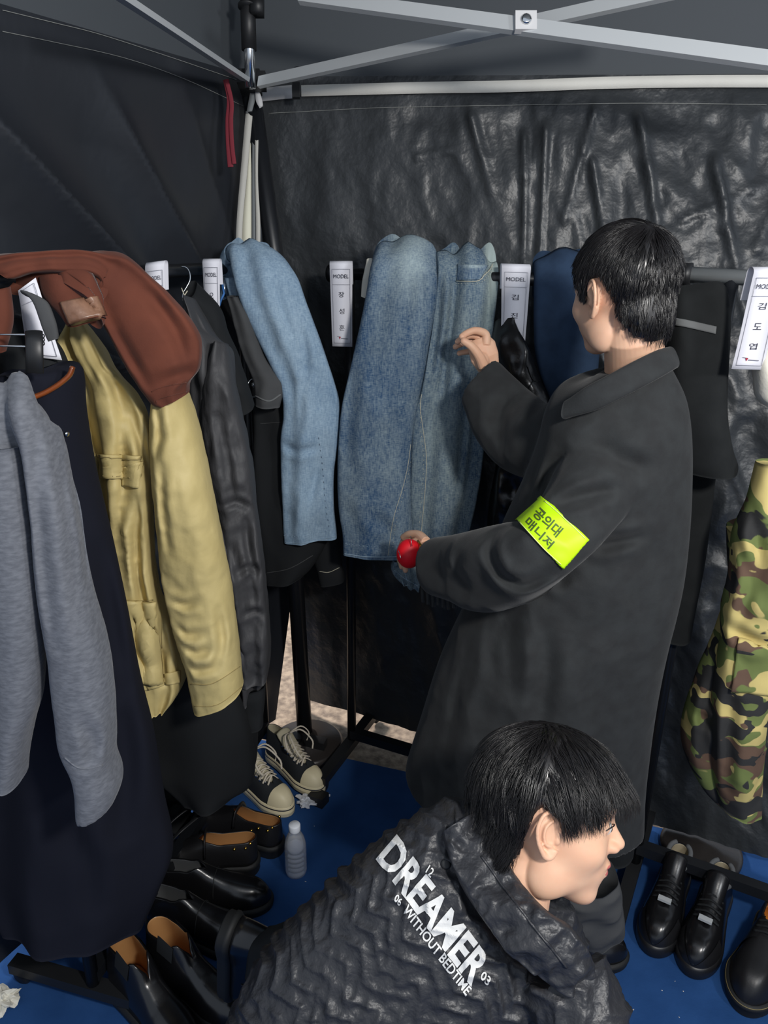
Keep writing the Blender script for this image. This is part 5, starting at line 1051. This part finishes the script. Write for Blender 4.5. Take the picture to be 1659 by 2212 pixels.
def loft_local(st, th=.005):
    V = []; n = 16
    R = crom(np.array(st, float), 20)
    for x, w, z in R:
        for a in np.arange(n)*2*PI/n: V.append((x+th*.4*math.sin(a), w*math.cos(a), z+th*math.sin(a)-.25*w*abs(math.cos(a))**2))
    k = len(R); return np.array(V), [(i*n+j, i*n+(j+1) % n, (i+1)*n+(j+1) % n, (i+1)*n+j) for i in range(k-1) for j in range(n)]+[tuple(range(n))[::-1], tuple((k-1)*n+j for j in range(n))]
def sheet(rows):
    R = np.array(rows); a, b = R.shape[:2]; return R.reshape(-1, 3), [(i*b+j, i*b+j+1, (i+1)*b+j+1, (i+1)*b+j) for i in range(a-1) for j in range(b-1)]
def lay(t, heel, toe, z=0.0, tiltx=0.0, tilty=0.0, sc=1.0, mirror=False):
    h, e = G(*heel), G(*toe); d = e-h; a = math.atan2(d[1], d[0]); d /= np.linalg.norm(d); mid = (h+e)/2
    L_ = .295*sc
    t.location = Vector(mid-d*L_/2)+Vector((0, 0, z)); t.rotation_euler = (tiltx, tilty, a); t.scale = (sc, -sc if mirror else sc, sc)
def layw(t, heel, toe, sc=1.0, mirror=False):
    d = toe-heel; d[2] = 0; a = math.atan2(d[1], d[0]); d /= np.linalg.norm(d); h = np.array([heel[0], heel[1], 0])-d*.035
    t.location = Vector(h); t.rotation_euler = (0, 0, a); t.scale = (sc, -sc if mirror else sc, sc)
def dup(t, label):
    r = t.copy(); COL.objects.link(r); r['label'] = label; ROOTS.append(r)
    for c in list(t.children):
        k = c.copy(); COL.objects.link(k); k.parent = r
    return r
a = shoe('canvas_sneaker', 'black canvas sneaker with off white toe cap, the nearer of the pair beside the bottle', 'sneaker', 'pair of canvas sneakers')
lay(a, (497, 1668), (638, 1768)); b = dup(a, 'black canvas sneaker with white laces, the farther of the pair, by the rack foot'); lay(b, (590, 1640), (692, 1722), .012, 0, 0, .95, True)
a = shoe('studded_shoe', 'black leather shoe with gold studs and tan lining, left of its pair', 'derby', 'pair of studded black shoes')
lay(a, (524, 1876), (352, 1888), 0, 0, 0, 1.05); b = dup(a, 'black leather shoe with gold studs and tan lining, right one by the bottle'); lay(b, (598, 1838), (428, 1790), 0, 0, 0, 1.0, True)
a = shoe('glossy_boot', 'glossy black low boot with its round toe pointing right, under the studded shoes', 'boot', 'pair of glossy black low boots')
lay(a, (352, 1938), (580, 1955), 0, 0, 0, 1.0); b = dup(a, 'black low boot partly covered by the tan lined ankle boots'); lay(b, (330, 1990), (545, 2052), 0, 0, 0, 1.0, True)
a = shoe('ankle_boot', 'black ankle boot with tan lining, left one at the bottom left', 'chelsea', 'pair of tan lined ankle boots')
layw(a, G(262, 2030, .16), G(372, 2240), 1.0); b = dup(a, 'black ankle boot with tan lining, right one standing before the low boot'); layw(b, G(345, 1998, .16), G(452, 2170), .98, True)
a = shoe('chunky_trainer', 'chunky all black leather trainer with lace plate, left one at the right rack', 'trainer', 'pair of chunky black trainers')
lay(a, (1462, 1885), (1405, 2068), 0, 0, 0, 1.0); b = dup(a, 'chunky all black leather trainer with lace plate, right one at the right rack'); lay(b, (1552, 1922), (1488, 2118), 0, 0, 0, 1.0, True)
a = shoe('round_toe_shoe', 'black round toed lace up shoe with orange insole at the right edge', 'round', None)
lay(a, (1672, 2000), (1606, 2182), 0, 0, 0, 1.05)
# the crouching person's own shoes (parts of that person)
def worn(kind, nm):
    global ROOTS
    n0 = len(ROOTS); t = shoe(nm, 'x', kind); ROOTS = ROOTS[:n0]; return t
def attach(t, mw, sc=1.0):
    """bake the shoe's parts into world space under the person"""
    root = None
    for c in list(t.children):
        me = c.data; A = np.empty(len(me.vertices)*3); me.vertices.foreach_get('co', A); A = A.reshape(-1, 3)*sc
        A = A@np.array(mw[0]).T+np.array(mw[1]); me.vertices.foreach_set('co', A.ravel()); me.update(); c.parent = None
        if c.name.startswith('upper'): root = c
    for c in list(t.children_recursive): pass
    return root
def worn_shoe(kind, R, O, sc=1.0, nm='worn_shoe', who=None):
    who = who or sit
    t = worn(kind, nm); ch = list(t.children); up = attach(t, (R, O), sc)
    up.name = nm; up.parent = who
    for c in ch:
        if c is not up: c.parent = up
    bpy.data.objects.remove(t)
for hx, tx in ((G(1185, 1830), G(1120, 1740)), (G(1320, 1850), G(1270, 1755))):
    d = tx-hx; d /= np.linalg.norm(d); worn_shoe('derby', basis(d, (0, 0, 1)), hx, .95, who=man)
h, e = G(1120, 2040), G(1352, 2075); d = (e-h)/np.linalg.norm(e-h); R_ = basis(d, (0, 0, 1)); worn_shoe('boot', R_, e-d*.30, 1.0)
tp = G(522, 2192); tp[2] = .0; hl = PD(500, 2000, 1.50); f_ = tp+np.array([0, 0, .05])-hl; f_ /= np.linalg.norm(f_)
R_ = basis(f_, RT*.85+UP*.15-FW*.45); worn_shoe('boot', R_, hl-R_[:, 2]*.02, 1.02)
# ================================================================ small things
t = thing('water_bottle', 'small clear plastic water bottle with a frosted cap standing on the carpet', 'bottle')
bo = G(640, 1884); R0 = .0305
prof = [(.001, .004), (.022, .000), (R0-.002, .003), (R0, .012)]
for i in range(5): prof += [(R0, .016+i*.016), (R0-.0022, .022+i*.016), (R0-.0022, .025+i*.016), (R0, .030+i*.016)]
prof += [(R0-.001, .104), (.026, .122), (.017, .142), (.0125, .150), (.0125, .157)]
inner = [(max(.0005, r-.0010), z+.001) for r, z in prof if z < .150]
gl = prof+[(r, z) for r, z in [(.0115, .157), (.0115, .150)]]+inner[::-1]
put('bottle_body', lathe(bo, gl, 40, cap=True), M['glass'], t)
put('water', lathe(bo, [(max(.0004, r-.0016), z+.0016) for r, z in prof if z < .118]+[(.0005, .118)], 40), M['water'], t)
put('bottle_cap', lathe(bo, [(.0005, .150), (.0155, .150), (.016, .152), (.016, .168), (.0145, .171), (.0005, .171)], 40), M['cap'], t)
def crumple(c, r, seed, flat=.6, n=26):
    v, f = ellip((0, 0, 0), (1, 1, 1), n=n, m=n//2+2); out = []
    for p in v:
        q = noise.noise(Vector((p[0]*2.2+seed, p[1]*2.2, p[2]*2.2))); k = abs(noise.noise(Vector((p[0]*5+seed, p[1]*5, p[2]*5)))); s = .8+.6*q-.6*k
        out.append((p[0]*r[0]*s, p[1]*r[1]*s, max(-.9, p[2]*s)*r[2]))
    return np.array(out)+np.array(c), f
w2 = put('leg_weight', lathe(G(1512, 1842), [(.001, 0), (.108, 0), (.113, .006), (.113, .020), (.10, .027), (.035, .033), (.001, .036)], 48), bpy.data.materials['dark_weight_plate']); tag(w2, 'round dark weight plate on the carpet behind the chunky trainers', 'weight plate')
t = put('plastic_wrapper', crumple(G(662, 1738)+np.array([0, 0, .014]), (.045, .035, .016), 3.3), M['plasticbag'], None, False); tag(t, 'crumpled white plastic film under the toes of the canvas sneakers', 'wrapper')
t = put('paper_scrap', crumple(G(708, 1722)+np.array([0, 0, .008]), (.010, .008, .008), 8.3), M['plasticbag'], None, False); tag(t, 'tiny white scrap beside the end of the rack foot', 'scrap')
t = put('crumpled_paper', crumple(G(8, 2172)+np.array([0, 0, .02]), (.045, .04, .025), 5.1), M['cream'], None, False); tag(t, 'crumpled white paper on the rack foot in the bottom left corner', 'paper')
cp = G(690, 1735); t = put('rubber_foot', bar(cp+np.array([-.025, .015, .018]), cp+np.array([.02, -.01, .018]), .04, .034), M['plastic'], None, False); tag(t, 'black rubber end block lying by the farther canvas sneaker', 'end block')
t = thing('black_bag', 'black bag with a strap slumped on the carpet behind the long coat', 'bag')
bc = G(385, 1800); put('bag_body', crumple(bc+np.array([-.03, .03, .055]), (.10, .085, .07), 2.2, n=40), M['black2'], t)
put('bag_strap', tube(crom([PD(352, 1812, 1.93), PD(362, 1785, 1.92), PD(395, 1755, 1.94), PD(432, 1735, 1.98)], 24), .006, 10, True, .4), M['plastic'], t); put('bag_strap', tube(crom([PD(350, 1840, 1.88), PD(385, 1800, 1.88), PD(430, 1762, 1.92)], 24), .006, 10, True, .4), M['plastic'], t)
first = None; rl = random.Random(4)
for i, (x, y) in enumerate([(679, 1785), (1458, 2120), (1476, 2142), (1333, 2140), (1364, 2190), (1467, 2198), (660, 1905), (1368, 2182), (573, 2008), (1430, 2140)]):
    p = G(x, y); s = rl.uniform(.0015, .003)
    if first is None:
        first = put('lint_speck', crumple((0, 0, 0), (1, .7, .5), 1.1, n=10), M['lint'], None, False); o = first; o['local'] = 1
    else: o = first.copy(); COL.objects.link(o); ROOTS.append(o)
    o.location = Vector(p)+Vector((0, 0, s*.5)); o.scale = (s, s, s); o.rotation_euler = (0, 0, i)
    tag(o, 'pale speck of lint lying on the blue carpet', 'lint', 'lint specks on the blue carpet')
settle()
